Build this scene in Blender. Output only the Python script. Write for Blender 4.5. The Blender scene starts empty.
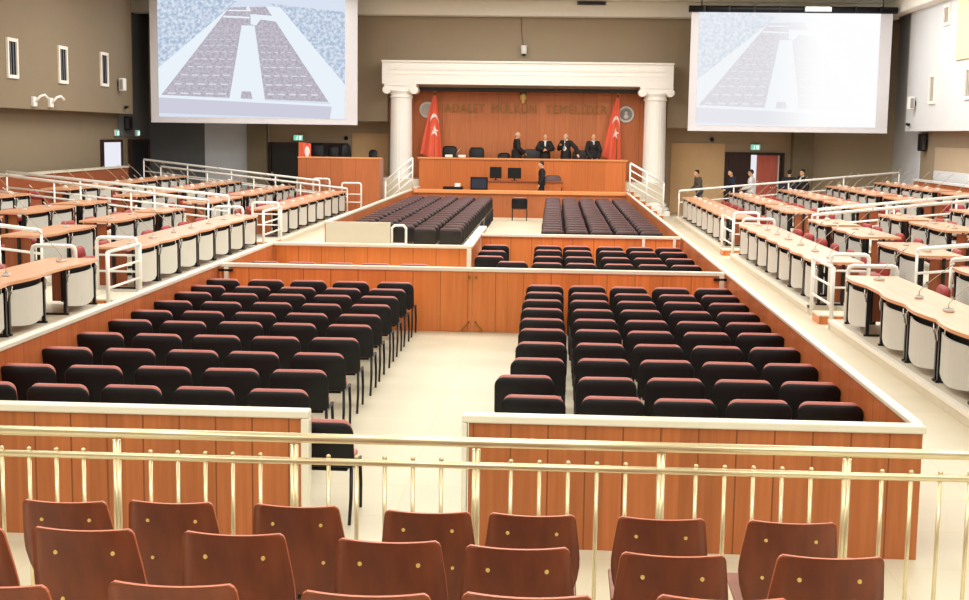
import bpy, bmesh, math, random
from mathutils import Vector, Matrix
random.seed(7)
SC = bpy.context.scene
COL = SC.collection
PI = math.pi

# ------------------------------------------------------------------ materials
def lin(c):
    def f(v):
        v /= 255.0
        return v / 12.92 if v <= 0.04045 else ((v + 0.055) / 1.055) ** 2.4
    return (f(c[0]), f(c[1]), f(c[2]), 1.0)

def mat(name, rgb, rough=0.5, metal=0.0, var=0.08, scale=6.0, coat=0.0, spec=0.5):
    m = bpy.data.materials.new(name); m.use_nodes = True
    nt = m.node_tree; b = nt.nodes['Principled BSDF']
    tc = nt.nodes.new('ShaderNodeTexCoord'); nz = nt.nodes.new('ShaderNodeTexNoise')
    nz.inputs['Scale'].default_value = scale; nz.inputs['Detail'].default_value = 3
    nt.links.new(tc.outputs['Object'], nz.inputs['Vector'])
    mx = nt.nodes.new('ShaderNodeMix'); mx.data_type = 'RGBA'
    c = lin(rgb)
    mx.inputs[6].default_value = tuple(max(0, v * (1 - var)) for v in c[:3]) + (1,)
    mx.inputs[7].default_value = tuple(min(1, v * (1 + var)) for v in c[:3]) + (1,)
    nt.links.new(nz.outputs['Fac'], mx.inputs[0])
    nt.links.new(mx.outputs[2], b.inputs['Base Color'])
    b.inputs['Roughness'].default_value = rough; b.inputs['Metallic'].default_value = metal
    b.inputs['Specular IOR Level'].default_value = spec
    if coat: b.inputs['Coat Weight'].default_value = coat; b.inputs['Coat Roughness'].default_value = 0.12
    return m

def wood(name, rgb, rgb2, rough=0.35, seam=0.0, axis='X', grain='Z', gs=1.0, spec=0.4):
    """streaky veneer; optional board joints every `seam` metres along `axis`"""
    m = bpy.data.materials.new(name); m.use_nodes = True
    nt = m.node_tree; b = nt.nodes['Principled BSDF']; L = nt.links.new
    tc = nt.nodes.new('ShaderNodeTexCoord'); mp = nt.nodes.new('ShaderNodeMapping')
    L(tc.outputs['Object'], mp.inputs['Vector'])
    s = {'X': (1.2, 26, 26), 'Y': (26, 1.2, 26), 'Z': (26, 26, 1.2)}[grain]
    mp.inputs['Scale'].default_value = tuple(v * gs for v in s)
    nz = nt.nodes.new('ShaderNodeTexNoise'); nz.inputs['Scale'].default_value = 1.0
    nz.inputs['Detail'].default_value = 5; L(mp.outputs[0], nz.inputs['Vector'])
    rp = nt.nodes.new('ShaderNodeValToRGB')
    rp.color_ramp.elements[0].position = 0.3; rp.color_ramp.elements[0].color = lin(rgb2)
    rp.color_ramp.elements[1].position = 0.7; rp.color_ramp.elements[1].color = lin(rgb)
    L(nz.outputs['Fac'], rp.inputs[0])
    out = rp.outputs[0]
    if seam:
        sp = nt.nodes.new('ShaderNodeSeparateXYZ'); L(tc.outputs['Object'], sp.inputs[0])
        md = nt.nodes.new('ShaderNodeMath'); md.operation = 'PINGPONG'; md.inputs[1].default_value = seam / 2
        L(sp.outputs[axis], md.inputs[0])
        gt = nt.nodes.new('ShaderNodeMath'); gt.operation = 'LESS_THAN'; gt.inputs[1].default_value = 0.006
        L(md.outputs[0], gt.inputs[0])
        dv = nt.nodes.new('ShaderNodeMath'); dv.operation = 'DIVIDE'; dv.inputs[1].default_value = seam
        L(sp.outputs[axis], dv.inputs[0])
        fl = nt.nodes.new('ShaderNodeMath'); fl.operation = 'ROUND'; L(dv.outputs[0], fl.inputs[0])
        wn = nt.nodes.new('ShaderNodeTexWhiteNoise'); wn.noise_dimensions = '1D'; L(fl.outputs[0], wn.inputs['W'])
        ml = nt.nodes.new('ShaderNodeMath'); ml.operation = 'MULTIPLY_ADD'; ml.inputs[1].default_value = 0.22; ml.inputs[2].default_value = 0.89
        L(wn.outputs['Value'], ml.inputs[0])
        hs = nt.nodes.new('ShaderNodeHueSaturation'); L(ml.outputs[0], hs.inputs['Value']); L(out, hs.inputs['Color'])
        mx = nt.nodes.new('ShaderNodeMix'); mx.data_type = 'RGBA'
        c = lin(rgb2); mx.inputs[7].default_value = (c[0] * .55, c[1] * .55, c[2] * .55, 1)
        L(gt.outputs[0], mx.inputs[0]); L(hs.outputs[0], mx.inputs[6]); out = mx.outputs[2]
    L(out, b.inputs['Base Color'])
    b.inputs['Roughness'].default_value = rough; b.inputs['Specular IOR Level'].default_value = spec
    if spec > .9: b.inputs['Coat Weight'].default_value = .7; b.inputs['Coat Roughness'].default_value = .26
    return m

def tiles(name, rgb, joint, sx, sy, rough):
    m = bpy.data.materials.new(name); m.use_nodes = True
    nt = m.node_tree; b = nt.nodes['Principled BSDF']; L = nt.links.new
    tc = nt.nodes.new('ShaderNodeTexCoord')
    br = nt.nodes.new('ShaderNodeTexBrick'); br.offset = 0.0
    br.inputs['Scale'].default_value = 1.0; br.inputs['Brick Width'].default_value = sx
    br.inputs['Row Height'].default_value = sy; br.inputs['Mortar Size'].default_value = 0.008
    c = lin(rgb)
    br.inputs['Color1'].default_value = c; br.inputs['Color2'].default_value = tuple(v * .95 for v in c[:3]) + (1,)
    br.inputs['Mortar'].default_value = lin(joint)
    L(tc.outputs['Object'], br.inputs['Vector'])
    nz = nt.nodes.new('ShaderNodeTexNoise'); nz.inputs['Scale'].default_value = 1.7; nz.inputs['Detail'].default_value = 5
    L(tc.outputs['Object'], nz.inputs['Vector'])
    mx = nt.nodes.new('ShaderNodeMix'); mx.data_type = 'RGBA'; mx.blend_type = 'MULTIPLY'
    mx.inputs[0].default_value = 0.12; L(br.outputs['Color'], mx.inputs[6]); L(nz.outputs['Fac'], mx.inputs[7])
    L(mx.outputs[2], b.inputs['Base Color']); b.inputs['Roughness'].default_value = rough
    return m

def glow(name, rgb, strength=1.0, rgb2=None, scale=20, lo=.42, hi=.58, fade=None):
    m = bpy.data.materials.new(name); m.use_nodes = True
    nt = m.node_tree; L = nt.links.new
    nt.nodes.remove(nt.nodes['Principled BSDF'])
    em = nt.nodes.new('ShaderNodeEmission'); em.inputs['Strength'].default_value = strength
    L(em.outputs[0], nt.nodes['Material Output'].inputs[0])
    tc = nt.nodes.new('ShaderNodeTexCoord'); nz = nt.nodes.new('ShaderNodeTexNoise')
    nz.inputs['Scale'].default_value = scale; nz.inputs['Detail'].default_value = 2
    L(tc.outputs['Object'], nz.inputs['Vector'])
    rp = nt.nodes.new('ShaderNodeValToRGB'); L(nz.outputs['Fac'], rp.inputs[0])
    rp.color_ramp.elements[0].position = lo; rp.color_ramp.elements[1].position = hi
    rp.color_ramp.elements[0].color = lin(rgb); rp.color_ramp.elements[1].color = lin(rgb2 or rgb)
    out = rp.outputs[0]
    if fade:      # the washed-out side of the projected picture
        sp = nt.nodes.new('ShaderNodeSeparateXYZ'); L(tc.outputs['Object'], sp.inputs[0])
        mr = nt.nodes.new('ShaderNodeMapRange'); mr.interpolation_type = 'SMOOTHSTEP'
        mr.inputs['From Min'].default_value = fade[0]; mr.inputs['From Max'].default_value = fade[1]; mr.inputs['To Max'].default_value = .96
        L(sp.outputs['X'], mr.inputs['Value'])
        mx = nt.nodes.new('ShaderNodeMix'); mx.data_type = 'RGBA'; mx.inputs[7].default_value = (1, 1, 1, 1)
        L(mr.outputs[0], mx.inputs[0]); L(out, mx.inputs[6]); out = mx.outputs[2]
    L(out, em.inputs[0])
    return m

M = {}
M['floor'] = tiles('cream_floor_tile', (220, 212, 187), (212, 203, 176), 1.2, 0.9, 0.5)
M['tier'] = mat('cream_tier_floor', (214, 208, 188), 0.4)
M['nosing'] = mat('white_nosing', (240, 238, 228), 0.35)
M['wall_beige'] = mat('beige_paint', (133, 120, 97), 0.75, var=.04, scale=1.5)
M['wall_brown'] = mat('brown_paint', (158, 142, 119), 0.75, var=.04, scale=1.5)
M['wall_low'] = mat('lightened_brown', (184, 166, 140), 0.75, var=.04, scale=1.5)  # brown wall paint lightened to make up for weak light under the overhang
M['wall_white'] = mat('white_paint', (212, 217, 220), 0.7, var=.03, scale=1.5)
M['slate'] = mat('slate_shade_and_pane', (104, 108, 112), 0.75, var=.05, scale=1.5)  # shade of the unlit corner put into the colour; also left window panes
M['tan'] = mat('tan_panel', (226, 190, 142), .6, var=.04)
M['slate_light'] = mat('lightened_slate', (220, 226, 236), 0.75, var=.2, scale=.5)  # slate made lighter in colour, standing in for light on the wall
M['cream_paint'] = mat('cream_paint', (212, 206, 188), 0.6, var=.03)
M['plaster'] = mat('white_plaster', (246, 245, 240), 0.55, var=.02)
M['ceil'] = mat('ceiling_paint', (228, 226, 216), 0.8, var=.03)
M['wood_front'] = wood('shaded_partition_wood', (186, 111, 63), (170, 98, 54), .35, .27, 'X')  # same wood as the cross partitions, darkened for the weaker light in front
M['wood_x'] = wood('orange_wood_x', (228, 138, 74), (214, 125, 64), .32, .42, 'X')
M['wood_y'] = wood('orange_wood_y', (200, 118, 70), (180, 102, 58), .32, .42, 'Y')
M['wood_wall'] = wood('judge_wall_wood', (212, 130, 80), (197, 116, 68), .45, 1.1, 'X')
M['wood_bench'] = wood('bench_wood', (210, 122, 66), (198, 110, 57), .32, 1.3, 'X')
M['wood_cap'] = wood('bench_cap_wood', (232, 160, 104), (218, 144, 88), .25, 0, grain='X')
M['wood_side'] = wood('side_bench_wood', (182, 108, 66), (166, 95, 56), .35, .9, 'X')
M['desk_top'] = wood('desk_top_wood', (224, 162, 118), (213, 149, 104), .42, 0, grain='Y', gs=.5, spec=1.0)
M['desk_side'] = wood('desk_side_wood', (158, 86, 50), (138, 72, 40), .4)
M['ply'] = wood('seat_plywood', (140, 70, 37), (110, 52, 28), .36, 0, grain='Z', gs=.45, spec=.5)
M['ply_edge'] = mat('seat_plywood_edge', (196, 104, 66), .4)
M['rail_white'] = mat('white_rail', (238, 238, 234), .3, var=.02)
M['rail_cap'] = mat('cap_rail_cream', (236, 232, 214), .3, var=.03)
M['steel'] = mat('brushed_champagne_steel', (238, 224, 184), .22, .6, var=.04)
M['black'] = mat('black_plastic', (8, 11, 16), .5, var=.15, spec=.35)
M['black_metal'] = mat('black_metal', (20, 22, 26), .35, .2, var=.1)
M['red_fab'] = mat('dusty_red_fabric', (198, 120, 112), .42, var=.12, scale=60)
M['maroon'] = mat('maroon_fabric', (86, 54, 54), .45, var=.15, scale=40)
M['far_shell'] = mat('dark_maroon_shell', (26, 20, 23), .45, var=.15)
M['red'] = mat('red_upholstery', (150, 44, 42), .6, var=.12, scale=40)
M['panel_white'] = mat('pale_grey_panel', (196, 198, 192), .45, var=.03)
M['mic_grey'] = mat('microphone_grey', (206, 200, 188), .45)
M['stem'] = mat('gooseneck_beige', (176, 160, 136), .4)
M['chrome'] = mat('chrome', (200, 200, 200), .15, .9)
M['gold'] = mat('gold', (250, 214, 126), .35, .0)
M['brass'] = mat('dull_brass_letter', (150, 112, 56), .35, .4)
M['flag_red'] = mat('flag_red', (238, 104, 76), .7, var=.05)
M['flag_white'] = mat('flag_white', (245, 240, 236), .7, var=.02)
M['white'] = mat('white_plastic', (236, 236, 232), .4, var=.02)
M['screen_cloth'] = mat('screen_cloth', (210, 212, 218), .7, var=.02)
M['grey'] = mat('grey_plastic', (150, 150, 150), .5)
M['dark_grey'] = mat('dark_grey_fabric', (64, 62, 66), .6)
M['dark_door'] = wood('dark_door_wood', (62, 34, 32), (48, 26, 26), .4)
M['red_door'] = wood('red_door_wood', (222, 116, 98), (206, 102, 86), .4)
M['door_black'] = mat('black_door', (22, 22, 26), .4)
M['skin'] = mat('skin', (222, 172, 136), .55, var=.05)
M['hair_dark'] = mat('dark_hair', (30, 24, 22), .5)
M['hair_grey'] = mat('grey_hair', (188, 184, 176), .5)
M['robe'] = mat('black_robe', (20, 20, 24), .75)
M['shirt'] = mat('white_shirt', (230, 232, 236), .7)
M['jacket_grey'] = mat('grey_jacket', (84, 76, 66), .8)
M['navy'] = mat('navy_jacket', (34, 40, 58), .8)
M['paper'] = mat('white_paper', (244, 242, 236), .7, var=.02)
M['eye'] = mat('dark_eye', (24, 18, 16), .3)
M['exit'] = glow('exit_sign_green', (120, 214, 178), 1.0)
M['exit_fig'] = glow('exit_sign_white', (240, 255, 248), 1.2)
M['lit_white'] = glow('lit_door_and_gap', (236, 236, 246), 1.0)
M['lamp_light_patch'] = mat('painted_lamp_light', (236, 218, 176), .6)  # reflected lamp light on the right wall, as a colour

# ------------------------------------------------------------------ mesh builder
class MB:
    def __init__(s): s.bm = bmesh.new()
    def _add(s, vs, fs, mi=0, smooth=False):
        bv = [s.bm.verts.new(v) for v in vs]; out = []
        for f in fs:
            try:
                g = s.bm.faces.new([bv[i] for i in f]); g.material_index = mi; g.smooth = smooth; out.append(g)
            except ValueError: pass
        return bv, out
    def box(s, x0, x1, y0, y1, z0, z1, mi=0, bev=0.0, seg=2):
        if x0 > x1: x0, x1 = x1, x0
        if y0 > y1: y0, y1 = y1, y0
        vs = [(x, y, z) for z in (z0, z1) for y in (y0, y1) for x in (x0, x1)]
        bv, fs = s._add(vs, [(0, 2, 3, 1), (4, 5, 7, 6), (0, 1, 5, 4), (2, 6, 7, 3), (0, 4, 6, 2), (1, 3, 7, 5)], mi)
        if bev:
            es = list({e for f in fs for e in f.edges})
            r = bmesh.ops.bevel(s.bm, geom=es, offset=bev, segments=seg, affect='EDGES', profile=.5)
            for f in r['faces']: f.material_index = mi; f.smooth = True
        return s
    def tube(s, pts, r, n=8, mi=0, cap=True):
        P = [Vector(p) for p in pts]; rs = r if isinstance(r, (list, tuple)) else [r] * len(P)
        up = None; rings = []
        for i, p in enumerate(P):
            if i == 0: t = P[1] - P[0]
            elif i == len(P) - 1: t = P[-1] - P[-2]
            else: t = (P[i + 1] - p).normalized() + (p - P[i - 1]).normalized()
            t.normalize()
            if up is None:
                a = Vector((0, 0, 1)) if abs(t.z) < .9 else Vector((1, 0, 0))
                up = (a - t * a.dot(t)).normalized()
            else: up = (up - t * up.dot(t)).normalized()
            sd = t.cross(up)
            rings.append([p + (up * math.cos(2 * PI * k / n) + sd * math.sin(2 * PI * k / n)) * rs[i] for k in range(n)])
        vs = [v for g in rings for v in g]; fs = []
        for i in range(len(P) - 1):
            for k in range(n):
                a = i * n + k; b = i * n + (k + 1) % n
                fs.append((a, b, b + n, a + n))
        bv, _ = s._add(vs, fs, mi, True)
        if cap:
            for idx in (range(n), range((len(P) - 1) * n, len(P) * n)):
                try:
                    f = s.bm.faces.new([bv[i] for i in idx]); f.material_index = mi
                except ValueError: pass
        return s
    def lathe(s, prof, cx=0, cy=0, n=24, mi=0, smooth=True):
        vs = []; fs = []
        for (r, z) in prof:
            vs += [(cx + r * math.cos(2 * PI * k / n), cy + r * math.sin(2 * PI * k / n), z) for k in range(n)]
        for i in range(len(prof) - 1):
            for k in range(n):
                a = i * n + k; b = i * n + (k + 1) % n
                fs.append((a, b, b + n, a + n))
        fs.append(tuple(range(n))[::-1]); fs.append(tuple(range((len(prof) - 1) * n, len(prof) * n)))
        s._add(vs, fs, mi, smooth); return s
    def prism(s, poly, d, mi=0, smooth=False):
        """poly: list of 3D points (planar), extruded by vector d"""
        n = len(poly); A = [Vector(p) for p in poly]; d = Vector(d)
        vs = A + [p + d for p in A]
        fs = [tuple(range(n))[::-1], tuple(range(n, 2 * n))] + [(i, (i + 1) % n, n + (i + 1) % n, n + i) for i in range(n)]
        s._add(vs, fs, mi, smooth); return s
    def ell(s, c, r, mi=0, n=14, m=9, rot=None):
        vs = []; fs = []; c = Vector(c)
        R = rot or Matrix.Identity(3)
        for i in range(1, m):
            a = PI * i / m
            for k in range(n):
                b = 2 * PI * k / n
                vs.append(c + R @ Vector((r[0] * math.sin(a) * math.cos(b), r[1] * math.sin(a) * math.sin(b), r[2] * math.cos(a))))
        vs += [c + R @ Vector((0, 0, r[2])), c - R @ Vector((0, 0, r[2]))]
        for i in range(m - 2):
            for k in range(n):
                a = i * n + k; b = i * n + (k + 1) % n
                fs.append((a, a + n, b + n, b))
        T = len(vs) - 2
        for k in range(n):
            fs.append((T, k, (k + 1) % n)); fs.append((T + 1, (m - 2) * n + (k + 1) % n, (m - 2) * n + k))
        s._add(vs, fs, mi, True); return s
    def limb(s, pts, rs, mi=0, n=10):
        for p, r in zip(pts, rs): s.ell(p, (r, r, r), mi, n, 7)
        for i in range(len(pts) - 1): s.tube([pts[i], pts[i + 1]], [rs[i], rs[i + 1]], n, mi)
        return s
    def plate(s, w, h, rt, rb, th, warp, mi=0, bev=.008, nx=6):
        """rounded panel standing in local (x,z), thickness along y, warp(x,y,z) -> point; built as bevelled stack of outlines"""
        def outline(ins):
            o = []; ww = w / 2 - ins; hh = h - 2 * ins
            for cx, cz, r, a0 in ((ww - rb, rb, rb, -90), (ww - rt, hh - rt, rt, 0), (-ww + rt, hh - rt, rt, 90), (-ww + rb, rb, rb, 180)):
                for k in range(5):
                    a = math.radians(a0 + 90 * k / 4); o.append((cx + r * math.cos(a), ins + cz + r * math.sin(a)))
            return o
        lay = [(bev, 0), (0, bev), (0, th - bev), (bev, th)]
        N = 20; vs = []
        for ins, y in lay:
            vs += [warp(x, y, z) for x, z in outline(ins)]
        fs = []
        for i in range(3):
            for k in range(N):
                a = i * N + k; b = i * N + (k + 1) % N
                fs.append((a, b, b + N, a + N))
        # front and back faces as strips so that the panel can curve
        for base, flip in ((0, False), (3 * N, True)):
            # outline order: bottom-right(0-4) top-right(5-9) top-left(10-14) bottom-left(15-19)
            f = tuple(range(base, base + N))
            fs.append(f[::-1] if not flip else f)
        s._add(vs, fs, mi, True); return s
    def build(s, name, mats, parent=None, loc=None, recalc=True):
        if recalc: bmesh.ops.recalc_face_normals(s.bm, faces=s.bm.faces[:])
        me = bpy.data.meshes.new(name); s.bm.to_mesh(me); s.bm.free()
        for m in (mats if isinstance(mats, (list, tuple)) else [mats]): me.materials.append(M[m] if isinstance(m, str) else m)
        o = bpy.data.objects.new(name, me); COL.objects.link(o)
        if parent: o.parent = parent
        if loc: o.location = loc
        return o

def tag(o, label, cat, group=None):
    o['label'] = label; o['category'] = cat
    if group: o['group'] = group
    return o
def thing(name, label, cat, loc=(0, 0, 0), rz=0, group=None):
    o = bpy.data.objects.new(name, None); COL.objects.link(o); o.empty_display_size = .1
    o.location = loc; o.rotation_euler = (0, 0, rz)
    return tag(o, label, cat, group)
def struct(o): o['kind'] = 'structure'; return o
def kids(o): return KIDS.get(o.name, [])
KIDS = {}
def dup(root, loc, rz, label, group=None):
    r = root.copy(); COL.objects.link(r); r.location = loc; r.rotation_euler = (0, 0, rz); r['label'] = label
    if group: r['group'] = group
    for ch in list(root.children):
        c = ch.copy(); COL.objects.link(c); c.parent = r
        for g in list(ch.children):
            d = g.copy(); COL.objects.link(d); d.parent = c
    return r
ORD = ['first', 'second', 'third', 'fourth', 'fifth', 'sixth', 'seventh', 'eighth', 'ninth', 'tenth', 'eleventh', 'twelfth', 'thirteenth',
       'fourteenth', 'fifteenth', 'sixteenth', 'seventeenth', 'eighteenth', 'nineteenth', 'twentieth', 'twenty-first', 'twenty-second']

# ------------------------------------------------------------------ setting
H = 3.0
struct(MB().box(-17, 14, -4, 53, -.2, 0).build('floor', 'floor'))
struct(MB().box(-17, 14, -4, 53, 8.0, 8.2).build('ceiling', 'ceil'))
# side walls: lower part set back, upper part overhanging
b = MB().box(-16.5, -16.3, -4, 53, 0, 8); struct(b.build('wall_left', 'wall_beige'))
struct(MB().box(-16.3, -15.7, -4, 48.2, 3.55, 8).build('wall_left_upper', 'wall_beige'))
struct(MB().box(-16.3, -16.26, 48.2, 52, 2.7, 8).build('left_recess_shade_sheet', 'slate'))  # dark sheet standing for the unlit recess
struct(MB().box(13.3, 13.5, -4, 53, 0, 8).build('wall_right', 'wall_brown'))
struct(MB().box(12.7, 13.3, -4, 48.3, 3.3, 8).build('wall_right_upper', 'wall_white'))
struct(MB().box(13.26, 13.3, 48.3, 52, 0, 8).build('wall_right_recess', 'slate_light'))  # lightened slate offsets the deep shade here
struct(MB().box(-17, 14, -4.2, -4, 0, 8).build('wall_rear', 'wall_beige'))
# far wall: recessed lower part, projecting upper part open between the columns
struct(MB().box(-17, 14, 52, 53, 0, 8).build('wall_far', 'wall_low'))
for bx in ((-15.2, -6.45, 50.5, 52, 3.42, 8), (4.3, 12.6, 50.5, 52, 3.32, 8), (-6.45, 4.3, 50.52, 52, 4.75, 8)):
    struct(MB().box(*bx).build('wall_far_upper', 'wall_brown'))
struct(MB().box(-16.3, -14.0, 51.9, 52, 0, 3.42).build('wall_far_slate', 'slate'))  # dim end of the far wall, shade put into the colour
struct(MB().box(-14.0, -11.4, 51.9, 52, 0, 3.42).build('wall_far_slate', 'slate_light'))  # lit stretch of the same wall, brightened by colour
struct(MB().box(-16.3, 12.7, 49.9, 50.5, 7.42, 8, 0, .03).build('trim_1', 'ceil'))
struct(MB().box(12.2, 12.7, 20, 49.9, 7.5, 8, 0, .03).build('trim_2', 'ceil'))
struct(MB().box(-12.2, -11.42, 51.5, 51.9, 0, 3.42).box(9.3, 10.1, 51.5, 52, 0, 3.32).build('wall_far_pier', 'wall_beige'))
# wood wall behind the judges
struct(MB().box(-6.45, 4.3, 51.3, 52, 0, 4.745).build('wall_judges', 'wood_wall'))

LF = [-7.25, -9.12, -11.05, -13.05]; RF = [4.42, 6.08, 7.76, 9.45, 11.1]
Y0T, Y1T = 6.0, 47.0
NOTCH = [(20.75, 22.5), (32.4, 34.4)]
def tiers(front, sgn, wall, side):
    for k, x in enumerate(front):
        z1 = .15 * (k + 1)
        b = MB(); xe = front[k + 1] if k + 1 < len(front) else wall
        if k == 0:
            y = Y0T
            for a, c in NOTCH:
                b.box(x, xe, y, a, 0, z1); b.box(x + sgn * .5, xe, a, c, 0, z1); y = c
            b.box(x, xe, y, Y1T, 0, z1)
        else: b.box(x, xe, Y0T, Y1T, 0, z1)
        # white nosing strip on the tier edge
        if k == 0:
            y = Y0T
            for a, c in NOTCH:
                b.box(x - sgn * .012, x + sgn * .07, y, a, z1 - .05, z1 + .006, 1); y = c
            b.box(x - sgn * .012, x + sgn * .07, y, Y1T, z1 - .05, z1 + .006, 1)
        else: b.box(x - sgn * .012, x + sgn * .07, Y0T, Y1T, z1 - .05, z1 + .006, 1)
        struct(b.build('tiered_platform_' + side, ['tier', 'nosing']))
tiers(LF, -1, -16.3, 'left'); tiers(RF, 1, 13.3, 'right')
# spectators' stand in the foreground
b = MB().box(-6, 6, 4.95, 6.5, 0, .5).box(-6, 6, 4.0, 4.95, 0, .62).box(-6, 6, 3.05, 4.0, 0, .77).box(-6, 6, -1, 3.05, 0, .92)
struct(b.build('spectator_platform', 'tier'))
# dais levels
struct(MB().box(-4.9, 2.62, 47.15, 49.5, 0, .3).box(-6.4, 4.2, 49.55, 51.3, 0, 1.25).build('dais_platform', 'tier'))
struct(MB().box(-9.6, -6.3, 48.35, 51.5, 0, 1.3).build('side_dais_platform', 'tier'))

# ------------------------------------------------------------------ pit partitions
XL, XR, HR = -5.12, 2.65, .976
def partition(name, label, segs, caps, wm, extra=None, group='wooden partitions of the sunken seating'):
    o = thing(name, label, 'partition', (0, 0, 0), 0, group)
    for s in segs: MB().box(*s).build('panel', wm, o)
    for c in caps: MB().box(*c, bev=.012).build('cap_rail', 'rail_cap', o)
    return o
t = .08
partition('partition', 'low brown wood partition left of the centre opening behind the steel railing',
          [(-5.05, -1.79, 9.2, 9.28, 0, .93)], [(-5.1, -1.74, 9.18, 9.3, .925, .985), (-1.80, -1.74, 9.18, 9.3, 0, .925)], 'wood_front')
partition('partition', 'low brown wood partition right of the centre opening behind the steel railing',
          [(-.575, 2.66, 9.2, 9.28, 0, .93)], [(-.625, 2.68, 9.18, 9.3, .925, .985), (-.625, -.585, 9.18, 9.3, 0, .925)], 'wood_front')
partition('partition', 'long wood side partition with white cap, left edge of the near seating',
          [(XL - .03, XL + .03, 9.3, 23.54, 0, .93)], [(XL - .045, XL + .04, 9.3, 23.56, .93, .985)], 'wood_y')
partition('partition', 'long wood side partition with white cap running the full right edge of the seating',
          [(XR - .025, XR + .035, 9.3, 46.9, 0, .945)], [(XR - .035, XR + .045, 9.3, 46.9, .94, .985)], 'wood_y')
partition('partition', 'wood side partition with white cap, left edge of the far seating',
          [(XL - .04, XL + .04, 29.25, 46.9, 0, .93)], [(XL - .05, XL + .05, 29.2, 46.9, .925, .985)], 'wood_y')
# cross partition with the double gate
o = partition('partition', 'orange wood cross partition with double gate facing the near seating',
              [(XL + .08, -1.72, 19.56, 19.62, 0, .93), (-.66, XR - .08, 19.56, 19.62, 0, .93)], [(XL + .06, XR - .06, 19.53, 19.65, .925, .985)], 'wood_x')
for sx in (-1, 1):
    x0, x1 = (-1.719, -1.192) if sx < 0 else (-1.188, -.661)
    d = MB().box(x0, x1, 19.555, 19.615, .006, .926, 0, .002).build('gate_leaf', 'wood_x', o)
    hx = -1.19 + sx * .05
    MB().tube([(hx, 19.56, .16), (hx + sx * .02, 19.5, .13), (hx + sx * .09, 19.5, .06), (hx + sx * .1, 19.5, .02)], .012, 8).build('foot_bolt', 'brass', d)
    MB().tube([(hx, 19.56, .84), (hx, 19.52, .84)], .022, 10).build('lock', 'brass', d)
for x in (XL + .16, XR - .1):
    MB().box(x - .035, x + .035, 19.5, 19.56, .0, .925, 0, .006).build('post', 'rail_cap', o)
    MB().box(x - .12, x + .1, 19.5, 19.54, .86, .9, 0, .004).build('bracket', 'black', o)
o = partition('partition', 'orange wood cross partition behind the cream opening, left of the centre',
              [(XL + .04, -1.52, 23.46, 23.54, 0, .93)], [(XL + .05, -1.46, 23.42, 23.56, .925, .985), (-1.54, -1.46, 23.42, 23.56, 0, .925)], 'wood_x')
partition('partition', 'short wood return partition with broad cream cap beside the dark far seats',
          [(-1.56, -1.48, 23.56, 28.6, 0, .93)], [(-1.62, -1.44, 23.56, 28.6, .925, .985)], 'wood_y')
o = partition('partition', 'orange wood cross partition behind the middle seats, right half',
              [(-1.44, XR - .08, 26.42, 26.5, 0, .93)], [(-1.44, XR - .06, 26.38, 26.54, .925, .985)], 'wood_x')
for x in (1.85, 2.47): MB().box(x - .03, x + .03, 26.36, 26.42, 0, .925).build('post', 'rail_cap', o)
o = partition('partition', 'plain cream half wall at the left entrance of the far seating',
              [(-5.12, -3.66, 29.15, 29.25, 0, .98)], [], 'cream_paint')
o = thing('end_hoop', 'small white hoop post closing the end of the cream half wall', 'hoop')
MB().tube([(-3.62, 29.2, .0), (-3.62, 29.2, .86), (-3.55, 29.2, .92), (-3.36, 29.2, .92), (-3.3, 29.2, .86), (-3.3, 29.2, .0)], .03, 8).build('hoop_tube', 'rail_white', o)
MB().tube([(-3.62, 29.2, .5), (-3.3, 29.2, .5)], .022, 8).build('cross_bar', 'rail_white', o)
# parapet in front of the dais
o = thing('parapet', 'low orange wood parapet with thick cap in front of the clerks', 'parapet')
MB().box(-4.98, 2.66, 47.0, 47.12, 0, .85).build('panel', 'wood_side', o)
MB().box(-5.05, 2.69, 46.92, 47.3, .85, .985, 0, .02).build('cap_shelf', 'wood_cap', o)

# ------------------------------------------------------------------ stacking chairs
def chair_parts():
    tilt = lambda x, y, z: (x, (0.10 - .10 * z / .40) + y - .012 * (1 - (x / .24) ** 2) * -1 + .0, .44 + z)
    return tilt
def warp_back(z0, hh):
    def w(x, y, z):
        q = z / hh
        return (x, .085 - .075 * q + y - .025 * (x / .235) ** 2 * -1, z0 + z)
    return w
def make_chair(label, group):
    root = thing('stacking_chair', label, 'chair', (0, 0, 0), 0, group)
    MB().box(-.225, .225, .09, .52, .425, .485, 0, .022, 3).build('seat', 'red_fab', root)
    MB().plate(.51, .36, .07, .04, .055, lambda x, y, z: (x, .075 - .07 * z / .38 + y + .016 + .14 * x * x, .462 + z - .12 * x * x), 0, .022).build('backrest', 'red_fab', root)
    MB().plate(.55, .365, .075, .045, .034, lambda x, y, z: (x, .07 - .07 * z / .38 + y - .012 + .14 * x * x, .44 + z - .12 * x * x), 0, .014).build('back_shell', 'black', root)
    MB().box(-.215, .215, .1, .5, .40, .428, 0, .008).build('seat_pan', 'black', root)
    for sx in (-1, 1):
        MB().tube([(sx * .248, .10, .43), (sx * .252, .06, .2), (sx * .246, .02, 0)], [.015, .014, .013], 8).build('leg', 'black_metal', root)
        MB().tube([(sx * .248, .46, .43), (sx * .252, .49, .2), (sx * .246, .51, 0)], [.015, .014, .013], 8).build('leg', 'black_metal', root)
    f = MB()
    for sx in (-1, 1):
        f.tube([(sx * .248, .50, .42), (sx * .248, .10, .42), (sx * .23, .085, .46), (sx * .2, .07, .6)], .012, 8)
    f.tube([(-.248, .3, .405), (.248, .3, .405)], .01, 8)
    f.build('frame', 'black_metal', root)
    return root
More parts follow.
